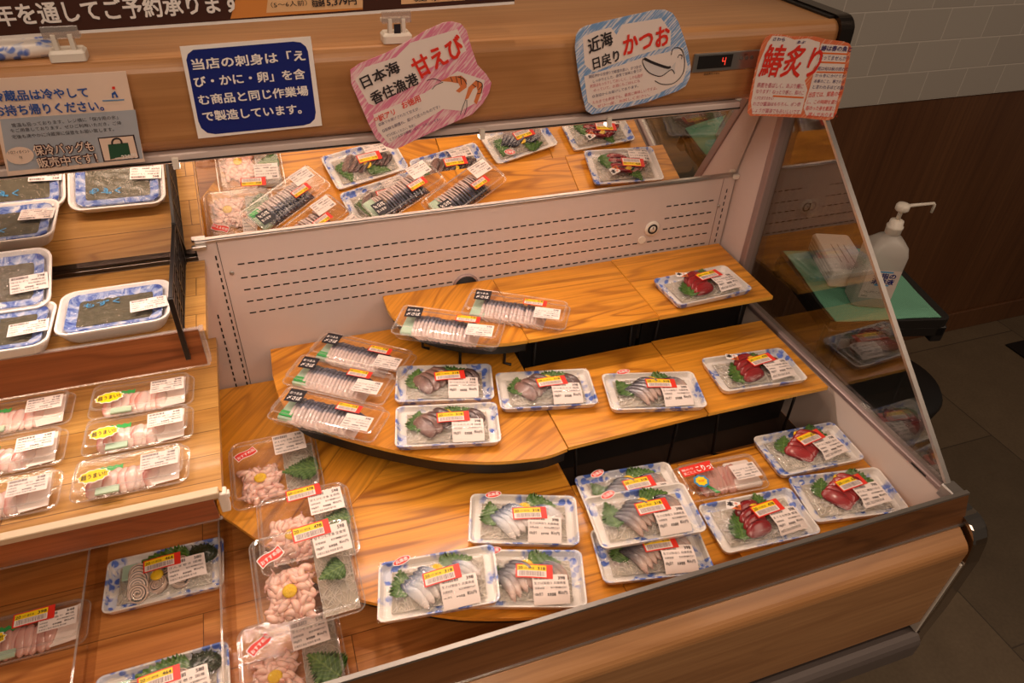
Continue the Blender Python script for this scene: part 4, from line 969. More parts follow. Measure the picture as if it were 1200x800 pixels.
def roll_tray(label, x, y, z, rot, seed, rolls=True):
    t = thing('roll_tray', label, 'sashimi tray', (x, y, z), (0, 0, radians(rot)))
    rnd = random.Random(seed)
    link('foam_tray', FOAM, t); d = link('radish_threads', DAIKON[seed % 3], t, (0, 0, .006)); d['kind'] = 'stuff'
    a, b_ = uv(.50, .24); link('shiso_leaf', LEAVES[0], t, (a, b_, .017), (0, 0, radians(170)), (1.35, 1.1, 1.0))
    a, b_ = uv(.80, .26); o = link('seaweed_garnish', FRILL, t, (a, b_, .010)); o['kind'] = 'stuff'
    if rolls:
        for i in range(4):
            a, b_ = uv(.285-.004*i, .74-.115*i); link('roll_slice', ROLL, t, (a, b_, .012+.0035*(i > 0)), (radians(36), 0, radians(10*i)), (1.12,)*3)
        for u, v in ((.47, .42), (.64, .40), (.46, .70), (.62, .70)):
            a, b_ = uv(u, v); link('roll_slice', ROLL, t, (a, b_, .0115), (radians(18), 0, rnd.random()*6), (1.05,)*3)
        b = MB(); a, b_ = uv(.20, .34); b.box(a-.012, a+.012, b_-.014, b_+.016, .015, .019, M['mint_paper'], .001); b.obj('sauce_sachet', t)
    link('chrysanthemum', FLOWER, t, (*uv(.44, .55), .022), (0, 0, 0), (1.1,)*3)
    link('cling_film', FILM, t)
    if rolls:
        a, b_ = uv(.70, .60); price_label(t, a, b_, radians(6), film_h, 'さんま巻き 国産', '580', .060, .046); a, b_ = uv(.49, .40); discount(t, a, b_, radians(4), film_h, '464')
    return t
roll_tray('foam tray of dark spiral fish rolls with shiso on the lower plank deck', -.287, .893, ZF+e_, -1, 1)
roll_tray('foam tray with shiso and dark seaweed, mostly below the bottom of the photo', -.284, .676, ZF+e_, 1, 2, True)

# big white trays of seaweed jelly on the upper left shelf
JW, JD, JH = .168, .128, .030
def jtray_mesh():
    b = MB(); R = lambda w, d, r, z: RR(w, d, r, z, 6)
    b.loft([R(JW-.030, JD-.030, .018, 0), R(JW-.020, JD-.020, .020, .006), R(JW, JD, .024, JH-.004), R(JW, JD, .024, JH-.001), R(JW-.007, JD-.007, .022, JH-.001), R(JW-.024, JD-.022, .018, .016), R(JW-.030, JD-.028, .016, .012)], M['foam'], True, True)
    return b.mesh('white_tray')
JT = jtray_mesh()
b = MB(); R = lambda w, d, r, z: RR(w, d, r, z, 6)
b.loft([R(JW-.034, JD-.032, .014, .0135), R(JW-.024, JD-.020, .016, .0260), R(JW-.026, JD-.022, .014, .0272), R(JW-.058, JD-.054, .010, .0215)], M['blue_deep'], True, False); JI = b.mesh('inner_tray')
b = MB(); nx, ny = 16, 12; W_, D_ = JW-.056, JD-.052
vs = [(W_*(i/nx-.5), D_*(j/ny-.5), .0225+.0022*noise.noise((i*.9, j*.9, 2))) for j in range(ny+1) for i in range(nx+1)]
b.add(vs, [(j*(nx+1)+i, j*(nx+1)+i+1, (j+1)*(nx+1)+i+1, (j+1)*(nx+1)+i) for j in range(ny) for i in range(nx)], M['kombu'], True); JC = b.mesh('seaweed_jelly')
b = MB(); vs = [((JW-.004)*(i/nx-.5), (JD-.004)*(j/ny-.5), .0292+.0005*noise.noise((i*.8, j*.8, 5))) for j in range(ny+1) for i in range(nx+1)]
b.add(vs, [(j*(nx+1)+i, j*(nx+1)+i+1, (j+1)*(nx+1)+i+1, (j+1)*(nx+1)+i) for j in range(ny) for i in range(nx)], M['film'], True); JF = b.mesh('cling_film')
def jelly_tray(label, x, y, z, rot, tilt=0, lab=(.052, -.012)):
    t = thing('seaweed_tray', label, 'seaweed tray', (x, y, z), (radians(tilt), 0, radians(rot)), 'white foam trays of grey seaweed with blue inner trays')
    link('white_tray', JT, t); link('inner_tray', JI, t); c = link('seaweed_jelly', JC, t); c['kind'] = 'stuff'; link('cling_film', JF, t)
    zf = lambda a, c: .0298
    b = MB(); g = mapper(0, 0, radians(3), lambda a, c: .0250, 0)
    b.text('もずく', g, -.048, .014, .016, M['sky_print'], .055, .02); b.obj('printed_name', t)
    price_label(t, lab[0], lab[1], radians(4), zf, '味付もずく 沖縄県産', '298', .056, .034)
    return t
jelly_tray('white seaweed tray alone beside the black wire divider, on the upper left shelf', -.274, 1.126, .9258, 1)
jelly_tray('white seaweed tray, front of the two at the left photo edge', -.446, 1.108, .9258, 0)
jelly_tray('white seaweed tray, rear of the two, tipped up against the mirror', -.455, 1.224, .9505, 0, 21)
SIGNS = {'cold': {'y': 1.0937,'outline': [(-0.3186,1.334),(-0.1553,1.3333),(-0.1637,1.2065),(-0.337,1.2043)],'texts': [('冷蔵品は冷やして',(-0.3186,1.3061),(-0.2073,1.3035),0.0142,'blue',0.03),('お持ち帰りください。',(-0.3226,1.2868),(-0.1942,1.284),0.0151,'blue',0.03),('常温も扱っております。レジ横に「保冷用の氷」',(-0.3086,1.2711),(-0.1808,1.2713),0.0058,'black',0.01),('をご用意しております。ぜひご利用いただき、ご帰',(-0.3124,1.2643),(-0.1789,1.2633),0.0055,'black',0.01),('宅後も速やかに冷蔵庫に保管をお願い致します。',(-0.3135,1.2555),(-0.1902,1.2552),0.0058,'black',0.01),('保冷バッグも',(-0.2952,1.23),(-0.221,1.2293),0.0156,'brownbold',0.035),('販売中です！',(-0.2957,1.2126),(-0.2213,1.2127),0.0152,'brownbold',0.035),('税込',(-0.1994,1.2137),(-0.191,1.2141),0.0039,'white',0.01),('220円',(-0.1911,1.2138),(-0.1716,1.2142),0.0077,'white',0.03),('トロフィポイント',(-0.3248,1.2353),(-0.2997,1.235),0.0051,'black',0.01),('付',(-0.3146,1.2279),(-0.3107,1.2279),0.0042,'black',0.01)],'polys': [([(-0.3196,1.2823),(-0.1569,1.2816),(-0.1645,1.2115),(-0.3337,1.211)],'greyblue'),([(-0.2136,1.2471),(-0.1672,1.2473),(-0.1689,1.2124),(-0.2158,1.2117)],'frame'),([(-0.2124,1.2456),(-0.1693,1.2456),(-0.1704,1.214),(-0.2139,1.2134)],'cream'),([(-0.2035,1.2364),(-0.1778,1.2367),(-0.179,1.2178),(-0.1955,1.2167),(-0.2064,1.2145)],'bag'),([(-0.2969,1.2301),(-0.2989,1.2264),(-0.3024,1.2233),(-0.3069,1.2209),(-0.3121,1.2197),(-0.3173,1.2196),(-0.3222,1.2208),(-0.3261,1.223),(-0.3288,1.2261),(-0.3299,1.2297),(-0.3294,1.2335),(-0.3274,1.2372),(-0.3239,1.2403),(-0.3195,1.2426),(-0.3144,1.2438),(-0.3092,1.2439),(-0.3044,1.2428),(-0.3004,1.2407),(-0.2977,1.2376),(-0.2965,1.234)],'cream'),([(-0.1769,1.3148),(-0.1733,1.3149),(-0.1739,1.3113),(-0.1775,1.3112)],'red'),([(-0.1797,1.306),(-0.1746,1.309),(-0.1729,1.3005),(-0.1754,1.3002),(-0.1758,1.3044),(-0.1782,1.3041),(-0.1786,1.2998),(-0.1806,1.2998)],'blue'),([(-0.1932,1.2982),(-0.1662,1.2976),(-0.1671,1.2957),(-0.1933,1.2964)],'lightblue')],'lines': [([(-0.198,1.2363),(-0.1967,1.2408),(-0.1932,1.244),(-0.1881,1.2442),(-0.1854,1.2407),(-0.1857,1.2365)],'black',0.0012)]},'blue': {'y': 1.103,'outline': [(-0.0826,1.3585),(0.0912,1.3628),(0.0914,1.2332),(-0.0865,1.2298)],'texts': [('当店の刺身は「え',(-0.0725,1.3267),(0.0801,1.3306),0.0155,'white',0.03),('び・かに・卵」を含',(-0.0747,1.3033),(0.0766,1.3049),0.0154,'white',0.03),('む商品と同じ作業場',(-0.0742,1.2781),(0.0777,1.2808),0.0152,'white',0.03),('で製造しています。',(-0.0738,1.2542),(0.0644,1.2544),0.0157,'white',0.03)],'polys': [([(-0.0781,1.3406),(-0.0745,1.3483),(-0.0667,1.3533),(0.0662,1.3572),(0.0762,1.3555),(0.0826,1.3495),(0.0847,1.3422),(0.0845,1.2545),(0.0817,1.2445),(0.0742,1.2382),(0.064,1.2361),(-0.0619,1.2344),(-0.0727,1.2373),(-0.0792,1.2452),(-0.081,1.2553)],'navy')],'lines': []},'pink': {'y': 1.086,'outline': [(0.1398,1.3182),(0.1537,1.3263),(0.1944,1.3392),(0.2247,1.3528),(0.255,1.3676),(0.2797,1.3765),(0.2934,1.3776),(0.3071,1.374),(0.3154,1.3647),(0.3239,1.3371),(0.3327,1.3139),(0.3475,1.2979),(0.356,1.2847),(0.3524,1.2694),(0.3421,1.253),(0.3242,1.2369),(0.3001,1.2287),(0.2701,1.2181),(0.2373,1.2063),(0.2074,1.1943),(0.1957,1.1919),(0.1817,1.1984),(0.1686,1.2129),(0.1593,1.2368),(0.1528,1.257),(0.1454,1.2795),(0.1392,1.2987)],'texts': [('日本海',(0.157,1.2894),(0.2143,1.3115),0.0195,'black',0.03),('香住漁港',(0.1693,1.2645),(0.2415,1.292),0.02,'black',0.03),('甘えび',(0.2398,1.297),(0.3154,1.3318),0.0338,'red',0.035),('訳アリ',(0.1768,1.239),(0.2021,1.2479),0.0107,'red',0.02),('お徳用',(0.2138,1.2548),(0.2427,1.2651),0.0116,'red',0.02),('◎',(0.169,1.2394),(0.1753,1.2416),0.0064,'red',0.01),('◎漁で水揚げされたて甘えび…',(0.1751,1.2314),(0.2422,1.253),0.0055,'ink',0.0),('◎新鮮な朝獲れ、届けて送ったものです♪',(0.1799,1.2206),(0.2725,1.2523),0.006,'ink',0.0),('ぜひお試しください。刺身に',(0.1856,1.2127),(0.2324,1.2268),0.0053,'ink',0.0),('とろける甘さ間違いなし、うれしいです♪',(0.1903,1.2064),(0.272,1.2326),0.0053,'ink',0.0)],'polys': [([(0.145,1.3035),(0.1611,1.3207),(0.2074,1.3321),(0.23,1.3513),(0.3015,1.3667),(0.3154,1.3349),(0.2416,1.3076),(0.2439,1.294),(0.204,1.2791),(0.1698,1.2639),(0.1619,1.2673)],'paper'),([(0.1674,1.2502),(0.2488,1.2772),(0.3009,1.3064),(0.3182,1.2998),(0.3446,1.2897),(0.3391,1.259),(0.3062,1.2443),(0.2768,1.2496),(0.1877,1.2022),(0.1723,1.2242)],'paper')],'lines': [([(0.2749,1.2929),(0.2637,1.2975),(0.2523,1.2956)],'black',0.0005),([(0.2778,1.2916),(0.2662,1.2875),(0.2604,1.2818)],'black',0.0005),([(0.3008,1.2977),(0.3101,1.2943),(0.3153,1.2857)],'black',0.0006),([(0.2893,1.2985),(0.2927,1.2911)],'black',0.0005),([(0.298,1.2993),(0.3007,1.2886)],'black',0.0005),([(0.3052,1.2985),(0.3071,1.2854)],'black',0.0005),([(0.3134,1.2616),(0.3086,1.2499),(0.3047,1.2386)],'black',0.0005),([(0.3152,1.2614),(0.3152,1.2494),(0.311,1.2381)],'black',0.0005),([(0.3299,1.2902),(0.3403,1.2845),(0.3389,1.2704)],'black',0.0006),([(0.3241,1.285),(0.3306,1.2801)],'black',0.0005),([(0.3334,1.2883),(0.3335,1.2788)],'black',0.0005),([(0.3406,1.2816),(0.3335,1.2751)],'black',0.0005),([(0.3395,1.2704),(0.3324,1.2695)],'black',0.0005)]},'wave': {'y': 1.0937,'outline': [(0.4975,1.3464),(0.5028,1.3547),(0.5134,1.3596),(0.5427,1.3646),(0.5797,1.3705),(0.6097,1.3746),(0.6298,1.3781),(0.6508,1.3777),(0.6649,1.3724),(0.6783,1.3586),(0.6943,1.3331),(0.7076,1.3092),(0.7183,1.2824),(0.7197,1.2653),(0.7142,1.2509),(0.6986,1.2433),(0.6715,1.2366),(0.6393,1.2278),(0.5744,1.2193),(0.5396,1.216),(0.5281,1.2231),(0.5188,1.2482),(0.5071,1.2867),(0.4973,1.3278)],'texts': [('近海',(0.5231,1.3164),(0.5645,1.3291),0.025,'black',0.03),('日戻り',(0.5337,1.2907),(0.5796,1.3028),0.0207,'black',0.03),('かつお',(0.5847,1.3089),(0.668,1.3219),0.0365,'red',0.035),('高知沖から日帰りで鮮度の良い、かつおの',(0.5262,1.2773),(0.6211,1.2886),0.0061,'ink',0.0),('しっかりとした、身質で旨味と香りが',(0.5348,1.2697),(0.6234,1.2826),0.0057,'ink',0.0),('刺身はもっちりしておいしく、しかも脂が',(0.5305,1.2617),(0.6263,1.2733),0.0062,'pinkink',0.0),('のっていて、お酒にもごはんにも',(0.5379,1.2545),(0.6222,1.2647),0.0058,'pinkink',0.0),('◎漁協からお届けしております。',(0.5364,1.2445),(0.6208,1.2564),0.0056,'ink',0.0),('たたきでも刺身でも、最高に美味しいですよ。',(0.5382,1.2334),(0.6578,1.25),0.0064,'pinkink',0.0),('ぜひ一度、お試しください。',(0.5477,1.227),(0.6457,1.2398),0.0059,'pinkink',0.0)],'polys': [([(0.509,1.3425),(0.5269,1.3503),(0.5564,1.3554),(0.5682,1.3439),(0.5763,1.3588),(0.622,1.3633),(0.6451,1.3656),(0.6679,1.3435),(0.6709,1.3206),(0.615,1.3099),(0.5794,1.3005),(0.5341,1.2872),(0.5173,1.2998)],'paper'),([(0.518,1.2814),(0.5802,1.2947),(0.6211,1.305),(0.6686,1.3115),(0.6949,1.317),(0.7112,1.2853),(0.7068,1.2588),(0.6777,1.2485),(0.6435,1.2362),(0.5466,1.2253),(0.5292,1.2378)],'paper'),([(0.6227,1.3037),(0.6441,1.2966),(0.6733,1.2865),(0.6801,1.2872),(0.6862,1.2945),(0.6862,1.2845),(0.6895,1.2746),(0.6804,1.2812),(0.6623,1.2716),(0.6405,1.2779),(0.6279,1.2882)],'fish')],'lines': [([(0.624,1.3036),(0.6444,1.2947),(0.6707,1.2859),(0.6774,1.2869)],'black',0.0022),([(0.6227,1.3037),(0.6223,1.2979),(0.6295,1.2869),(0.642,1.2773),(0.6622,1.2721),(0.6797,1.282),(0.6874,1.2743)],'black',0.0007),([(0.675,1.3064),(0.676,1.3157),(0.6866,1.3174),(0.6964,1.3099),(0.7032,1.293),(0.7038,1.2737),(0.6899,1.2588),(0.6676,1.2579),(0.651,1.2651)],'black',0.0007),([(0.6885,1.301),(0.6903,1.3055),(0.6962,1.304),(0.696,1.2981)],'black',0.0007)]},'orange': {'y': 1.079,'outline': [(0.8463,1.3285),(0.8564,1.3336),(0.8778,1.3322),(0.9003,1.3279),(0.9496,1.3254),(0.9795,1.3185),(1.0178,1.3132),(1.0306,1.3092),(1.0377,1.3022),(1.045,1.2655),(1.0509,1.2204),(1.0509,1.1812),(1.0476,1.1703),(1.035,1.1676),(0.9723,1.178),(0.8832,1.1893),(0.8534,1.1919),(0.8461,1.1984),(0.8423,1.2221),(0.8414,1.2541),(0.8407,1.2894),(0.8418,1.3172)],'texts': [('さわら',(0.861,1.3229),(0.8867,1.3207),0.0067,'ink2',0.02),('あぶ',(0.9138,1.3155),(0.9316,1.3145),0.0057,'ink2',0.02),('鰆炙り',(0.8484,1.2626),(0.9756,1.2516),0.0589,'red',0.02),('表面を香ばしく、あぶり鰆に',(0.851,1.2439),(0.9533,1.2342),0.0097,'redink',0.01),('なります！ねっとり感と、脂のこ',(0.8518,1.2334),(0.9587,1.2225),0.0084,'redink',0.01),('くがたまりません！',(0.8522,1.2225),(0.8941,1.2181),0.007,'redink',0.01),('わさび醤油はもちろん、ポン酢',(0.8516,1.2109),(0.9588,1.2011),0.0083,'redink',0.01),('しょうが醤油でもおいしいです',(0.8528,1.199),(0.9608,1.1864),0.009,'redink',0.01),('鰆は春の魚と',(0.9694,1.3004),(1.0388,1.2943),0.0102,'ink2',0.02),('思ってませんか？',(0.9708,1.2848),(1.037,1.2786),0.0091,'ink2',0.01),('実は旬は秋の終わり',(0.9739,1.2659),(1.0443,1.2598),0.0077,'ink2',0.01),('から冬にかけてが',(0.9733,1.2541),(1.0433,1.2475),0.0066,'ink2',0.01),('本番のこと。寒さわら',(0.9742,1.2436),(1.0444,1.2371),0.0072,'ink2',0.01),('と言われるほどの脂',(0.9752,1.2326),(1.0472,1.2259),0.0077,'ink2',0.01),('当店では、鮮魚の中',(0.9706,1.2169),(1.0463,1.213),0.011,'red',0.01),('し、この時期を選び',(0.9719,1.2048),(1.0444,1.1986),0.0086,'red',0.01),('脂のった身を厳選し',(0.9731,1.1926),(1.0418,1.1857),0.0095,'red',0.01),('選んでおります。',(0.9824,1.1784),(1.0544,1.1722),0.0102,'red',0.01)],'polys': [([(0.8446,1.2848),(0.8525,1.3208),(0.8598,1.331),(0.8868,1.3285),(0.9075,1.3222),(0.9341,1.323),(0.9642,1.3149),(0.9694,1.2771),(0.9541,1.2485),(0.9656,1.2314),(0.9668,1.1859),(0.8566,1.1952),(0.8478,1.2171),(0.8449,1.2561)],'paper'),([(0.9678,1.3126),(1.0295,1.3048),(1.0352,1.2684),(1.041,1.2307),(1.045,1.173),(0.9796,1.1823),(0.9685,1.1979),(0.9698,1.2358),(0.969,1.2703)],'paper')],'lines': [([(0.9709,1.2964),(1.0336,1.2908)],'orange',0.0014),([(0.9724,1.2805),(1.0356,1.2748)],'orange',0.0014),([(0.9745,1.2627),(1.0424,1.2573)],'orange',0.0014),([(0.8918,1.2257),(0.962,1.2171)],'orange',0.0014)]},'banner': {'y': 1.13,'outline': [(-0.352,1.3706),(0.4055,1.3872),(0.394,1.4747),(-0.3193,1.4573)],'texts': [('年を通してご予約承ります',(-0.2916,1.3872),(0.0045,1.3924),0.0274,'white',0.03),('（5～6人前）',(0.045,1.3963),(0.0941,1.3978),0.0078,'black',0.01),('税抜価格',(0.1008,1.3953),(0.1187,1.3957),0.0101,'black',0.04),('5,379円',(0.1211,1.3956),(0.1636,1.3963),0.0113,'black',0.03),('税込',(0.2477,1.3972),(0.267,1.3971),0.0075,'black',0.03),('4,298円',(0.2696,1.397),(0.3195,1.3976),0.0128,'black',0.03)],'polys': [([(-0.3505,1.3747),(0.4054,1.3915),(0.3971,1.4635),(-0.3207,1.4537)],'brown'),([(-0.0116,1.3842),(0.1716,1.3891),(0.1767,1.4459),(0.0162,1.4444)],'fire'),([(0.037,1.39),(0.1718,1.3914),(0.1767,1.4459),(0.0526,1.4435)],'creamp'),([(0.2283,1.3938),(0.3261,1.3961),(0.3263,1.4425),(0.231,1.4391)],'creamp'),([(0.3463,1.3954),(0.3872,1.3963),(0.3858,1.4411),(0.3459,1.4397)],'navy')],'lines': []}}  # outlines traced from image pixels; planes scaled about the camera with the case
CR,CU,CF=(0.944332,-0.327006,0.036122),(0.171821,0.583836,0.793482),(0.280562,0.743104,-0.607521)
FPX=844.168
SHRIMP_ART=[([(0.2735, 1.2933), (0.2894, 1.299), (0.3066, 1.2992), (0.3153, 1.2918), (0.3153, 1.2806), (0.3035, 1.2731), (0.2977, 1.2763), (0.305, 1.2819), (0.3022, 1.2877), (0.2892, 1.2908)], 'shrimpc'), ([(0.3122, 1.2611), (0.3182, 1.2804), (0.3299, 1.2902), (0.3403, 1.2859), (0.3404, 1.2732), (0.3316, 1.2524), (0.3271, 1.2571), (0.333, 1.2737), (0.3314, 1.2809), (0.3255, 1.2771), (0.3182, 1.2635)], 'shrimpc')]
# ------------------------------------------------------------------ hand written and printed signs
def crayon(name, base, ink, ang, thr=.42):
    m, nt, out = new_mat(name)
    v0 = coords(nt, 'Object', (1, 1, 1), (0, radians(-ang-8), 0)); mp = nt.nodes.new('ShaderNodeMapping'); mp.inputs['Scale'].default_value = (300, 1, 28); nt.links.new(v0, mp.inputs[0]); v = mp.outputs[0]
    f = ramp(nt, noise_f(nt, v, 1.0, 3, .6), [(thr, g3(0)), (thr+.12, g3(.85))])
    bsdf(nt, out, mixc(nt, f, lin(base), lin(ink)), .45, coat=.15); return m
SC = dict(paper=M['paper_white'], white=M['white_ink'], black=M['label_ink'], red=M['red'], orange=M['orange'])
for k, c in dict(blue=(44, 84, 158), navy=(18, 34, 116), ink=(92, 84, 116), ink2=(64, 48, 112), pinkink=(206, 110, 120), redink=(196, 60, 90), greyblue=(172, 176, 184), frame=(54, 34, 40), cream=(238, 210, 190), creamp=(238, 190, 140), bag=(44, 84, 60), lightblue=(110, 150, 190), brownbold=(70, 34, 34), brown=(70, 36, 24), fire=(222, 140, 66), fish=(216, 208, 206), shrimpc=(224, 126, 74)).items():
    SC[k] = plain('sign '+k, c, .42, 0, .04, 40, coat=.1)
SC['cbase_pink'] = crayon('pink crayon on card', (240, 206, 206), (222, 108, 150), 35)
SC['cbase_wave'] = crayon('blue crayon on card', (226, 222, 226), (82, 146, 206), 35)
SC['cbase_orange'] = crayon('orange crayon on card', (240, 190, 160), (226, 100, 44), 30, .36)
SIGNS['pink']['polys'] += SHRIMP_ART
def sign(key, label, cat, base, name, rot=None):
    d = SIGNS[key]; P = d['outline']; y0 = d['y']
    cx = sum(p[0] for p in P)/len(P); cz = min(p[1] for p in P)
    t = thing(name, label, cat, (cx, y0, cz))
    b = MB(); b.prism([(x-cx, z-cz) for x, z in P], 0, .0012, base, lambda x, z, y: (x, y, z)); b.obj('card', t)
    b = MB(); k = 0
    for pts, col in d['polys']:
        k += 1; b.add([(x-cx, -.00022*k, z-cz) for x, z in pts], [tuple(range(len(pts)))], SC[col])
    if d['polys']: b.obj('printed_panel', t)
    k += 2; b = MB()
    for pts, col, r in d['lines']:
        q = spline(pts, 4) if len(pts) > 2 else pts
        L = len(q); vs = []
        for i, p in enumerate(q):
            a = Vector(q[max(i-1, 0)]); c = Vector(q[min(i+1, L-1)]); n = (c-a).normalized(); n = Vector((-n.y, n.x))*r
            vs += [(p[0]-cx+n.x, -.00022*k, p[1]-cz+n.y), (p[0]-cx-n.x, -.00022*k, p[1]-cz-n.y)]
        b.add(vs, [(2*i, 2*i+1, 2*i+3, 2*i+2) for i in range(L-1)], SC[col])
    if d['lines']: b.obj('drawing', t)
    groups = dict(cold=(1, 2, 5, 6, 7, 10, 12), banner=(1, 4, 6), blue=(1, 2, 3, 4)).get(key, (len(d['texts']),))
    for gi, hi_ in enumerate(groups):
      b = MB()
      for body, A, B, h, col, bold in d['texts'][(groups[gi-1] if gi else 0):hi_]:
        dx, dz = B[0]-A[0], B[1]-A[1]; w = sqrt(dx*dx+dz*dz)
        if col == 'brownbold':
            b.text(body, lambda u, v: (u-cx, -.00022*(k+1), v-cz), A[0], A[1], h, SC['brownbold'], w, .09, atan2(dz, dx), (0, -1, 0))
            b.text(body, lambda u, v: (u-cx, -.00022*(k+5), v-cz), A[0], A[1], h, SC['cream'], w, .015, atan2(dz, dx), (0, -1, 0))
        else:
            b.text(body, lambda u, v: (u-cx, -.00022*(k+2), v-cz), A[0], A[1], h, SC[col], w, bold, atan2(dz, dx), (0, -1, 0))
      b.obj('lettering', t)
    return t
sign('cold', 'white and grey printed notice about keeping chilled food cold, with a green bag', 'sign', SC['cream'], 'chill_notice')
sign('blue', 'dark blue rectangular notice with white lettering on the canopy front', 'sign', M['white_ink'], 'blue_notice')
sign('pink', 'pink crayoned card with two drawn shrimps on the canopy front', 'sign', SC['cbase_pink'], 'shrimp_card')
sign('wave', 'blue crayoned card with a drawn bonito and wave on the canopy front', 'sign', SC['cbase_wave'], 'bonito_card')
sign('orange', 'orange bordered card with red lettering at the right end of the canopy', 'sign', SC['cbase_orange'], 'seared_fish_card')
sign('banner', 'long brown and orange banner standing on top of the canopy', 'banner', M['white_ink'], 'banner_board')
# white clip stands holding the banner
for x, lab in ((-.224, 'white clip stand under the left part of the banner'), (.2195, 'white clip stand under the right part of the banner')):
    t = thing('clip_stand', lab, 'clip stand', (x, 1.1365, HZ1+.0003), (0, 0, 0), 'white clip stands holding the banner')
    b = MB(); b.loft([RR(.044, .030, .004, 0), RR(.044, .030, .004, .010), RR(.038, .024, .004, .014)], M['white_plastic']); b.obj('foot', t)
    for dx in (-.010, .010):
        b = MB(); b.box(dx-.003, dx+.003, -.012, .0, .013, .034, M['white_plastic'], .001); b.obj('prong', t)
    b = MB(); b.box(-.022, .022, -.0115, -.008, .028, .044, M['acrylic_edge'], .001); b.box(-.022, .022, -.004, .004, .028, .034, M['white_plastic'], .001); b.obj('clip', t)
    if x > 0:
        b = MB(); b.box(-.005, .005, -.013, -.0125, .014, .027, M['label_black']); b.obj('size_tag', t)
t = thing('patterned_packet', 'pale packet with blue floral pattern lying on the canopy at far left', 'packet', (-.3116, 1.174, HZ1+.0005), (0, 0, radians(6)))
b = MB(); b.loft([RR(.13, .06, .012, 0), RR(.14, .07, .014, .006), RR(.14, .07, .014, .012), RR(.12, .05, .012, .018)], M['blue_foam'], True, True, True); b.obj('packet', t)

# ------------------------------------------------------------------ sanitiser stand beyond the glass
TR = radians(-13.5); TX, TY, TZ = 1.290, 1.088, .748
t = thing('side_table', 'black side table standing right of the case behind the glass pane', 'table', (TX, TY, 0), (0, 0, TR))
b = MB(); b.loft([RR(.276, .308, .018, .722), RR(.282, .314, .02, .726), RR(.282, .314, .02, .7465), RR(.276, .306, .018, .748)], M['black_plastic']); b.obj('table_top', t)
b = MB()
for a0, a1, c0, c1 in ((-.138, .138, -.155, -.150), (-.138, .138, .150, .155), (-.139, -.134, -.154, .154), (.134, .139, -.154, .154)): b.box(a0, a1, c0, c1, .700, .724, M['black_plastic'], .002)
b.obj('apron', t)
for sx_ in (-1, 1):
    for sy_ in (-1, 1):
        b = MB(); b.box(sx_*.126-.015, sx_*.126+.015, sy_*.140-.015, sy_*.140+.015, .682, .726, M['black_plastic'], .006); b.obj('corner_foot', t)
b = MB(); b.lathe([(.09, 0), (.09, .012), (.03, .03), (.024, .06), (.024, .70), (.05, .723)], M['black_plastic'], 28, (.0, .03, 0)); b.obj('pedestal', t)
t = thing('floor_bin', 'black round bin on the floor, mostly hidden below the side table', 'bin', (1.60, 1.15, 0))
b = MB(); b.lathe([(.135, 0), (.142, .01), (.158, .28), (.162, .285), (.162, .300)], M['black_plastic'], 40); b.obj('body', t)
b = MB(); b.lathe([(.164, .3005), (.166, .306), (.158, .318), (.10, .326), (.001, .328)], M['black_plastic'], 40); b.obj('lid', t)
m, nt, out = new_mat('mint green towelling'); v = coords(nt, 'Object', (1, 1, 1))
wv = N(nt, 'ShaderNodeTexWave', Scale=95, Distortion=.6, Detail=2); wv.inputs['Detail Scale'].default_value = 2; nt.links.new(v, wv.inputs['Vector'])
c = mixc(nt, wv.outputs['Fac'], lin((92, 156, 126)), lin((134, 196, 166))); bsdf(nt, out, c, .9, 0, wv.outputs['Fac'], .5, .001); M['mint'] = m
cl = MB(); nx = 16
pts = []
for j in range(nx+1):
    for i in range(nx+1):
        u, v_ = i/nx-.5, j/nx-.5
        pts.append((u*.250+.003*sin(5*v_), v_*.302+.003*sin(5*u), .0022+.0012*noise.noise((u*6, v_*6, 3))))
cl.add(pts, [(j*(nx+1)+i, j*(nx+1)+i+1, (j+1)*(nx+1)+i+1, (j+1)*(nx+1)+i) for j in range(nx) for i in range(nx)], M['mint'], True)
cl.add([(x, y, z-.0016) for x, y, z in pts], [(j*(nx+1)+i+nx+1, (j+1)*(nx+1)+i+1, j*(nx+1)+i+1, j*(nx+1)+i) for j in range(nx) for i in range(nx)], M['mint'])
o = cl.obj('table_cloth'); o.location = (TX-.008, TY, TZ); o.rotation_euler = (0, 0, TR); tag(o, 'mint green ribbed cloth covering the black side table', 'cloth')
# pump bottle
m, nt, out = new_mat('frosted bottle plastic'); b_ = bsdf(nt, out, mixc(nt, noise_f(nt, coords(nt), 8), lin((214, 206, 196)), lin((196, 190, 182))), .35, sss=0)
tr = N(nt, 'ShaderNodeBsdfTransparent'); mx = nt.nodes.new('ShaderNodeMixShader'); mx.inputs[0].default_value = .72; nt.links.new(tr.outputs[0], mx.inputs[1]); nt.links.new(b_.outputs[0], mx.inputs[2]); nt.links.new(mx.outputs[0], out.inputs[0]); M['frosted'] = m
t = thing('pump_bottle', 'white translucent hand sanitiser bottle with long pump spout on the mint cloth', 'bottle', (1.247, 1.020, TZ+.0035), (0, 0, radians(-24)))
t.scale = (.857,)*3
b = MB(); R = lambda w, d, r, z: RR(w, d, r, z, 6)
b.loft([R(.092, .074, .014, 0), R(.098, .080, .016, .004), R(.098, .080, .016, .120), R(.099, .080, .016, .150), R(.088, .072, .018, .172), R(.058, .052, .022, .190), R(.036, .036, .0175, .196), R(.034, .034, .0165, .204)], M['frosted'], True, True, True); b.obj('body', t)
b = MB(); b.loft([R(.0325, .0325, .016, .200), R(.038, .038, .0188, .201), R(.038, .038, .0188, .216), R(.040, .040, .0198, .217), R(.040, .040, .0198, .222), R(.034, .034, .0168, .224), R(.032, .032, .0158, .236), R(.018, .018, .0088, .239)], M['white_plastic'], True, True, True); b.obj('cap', t)
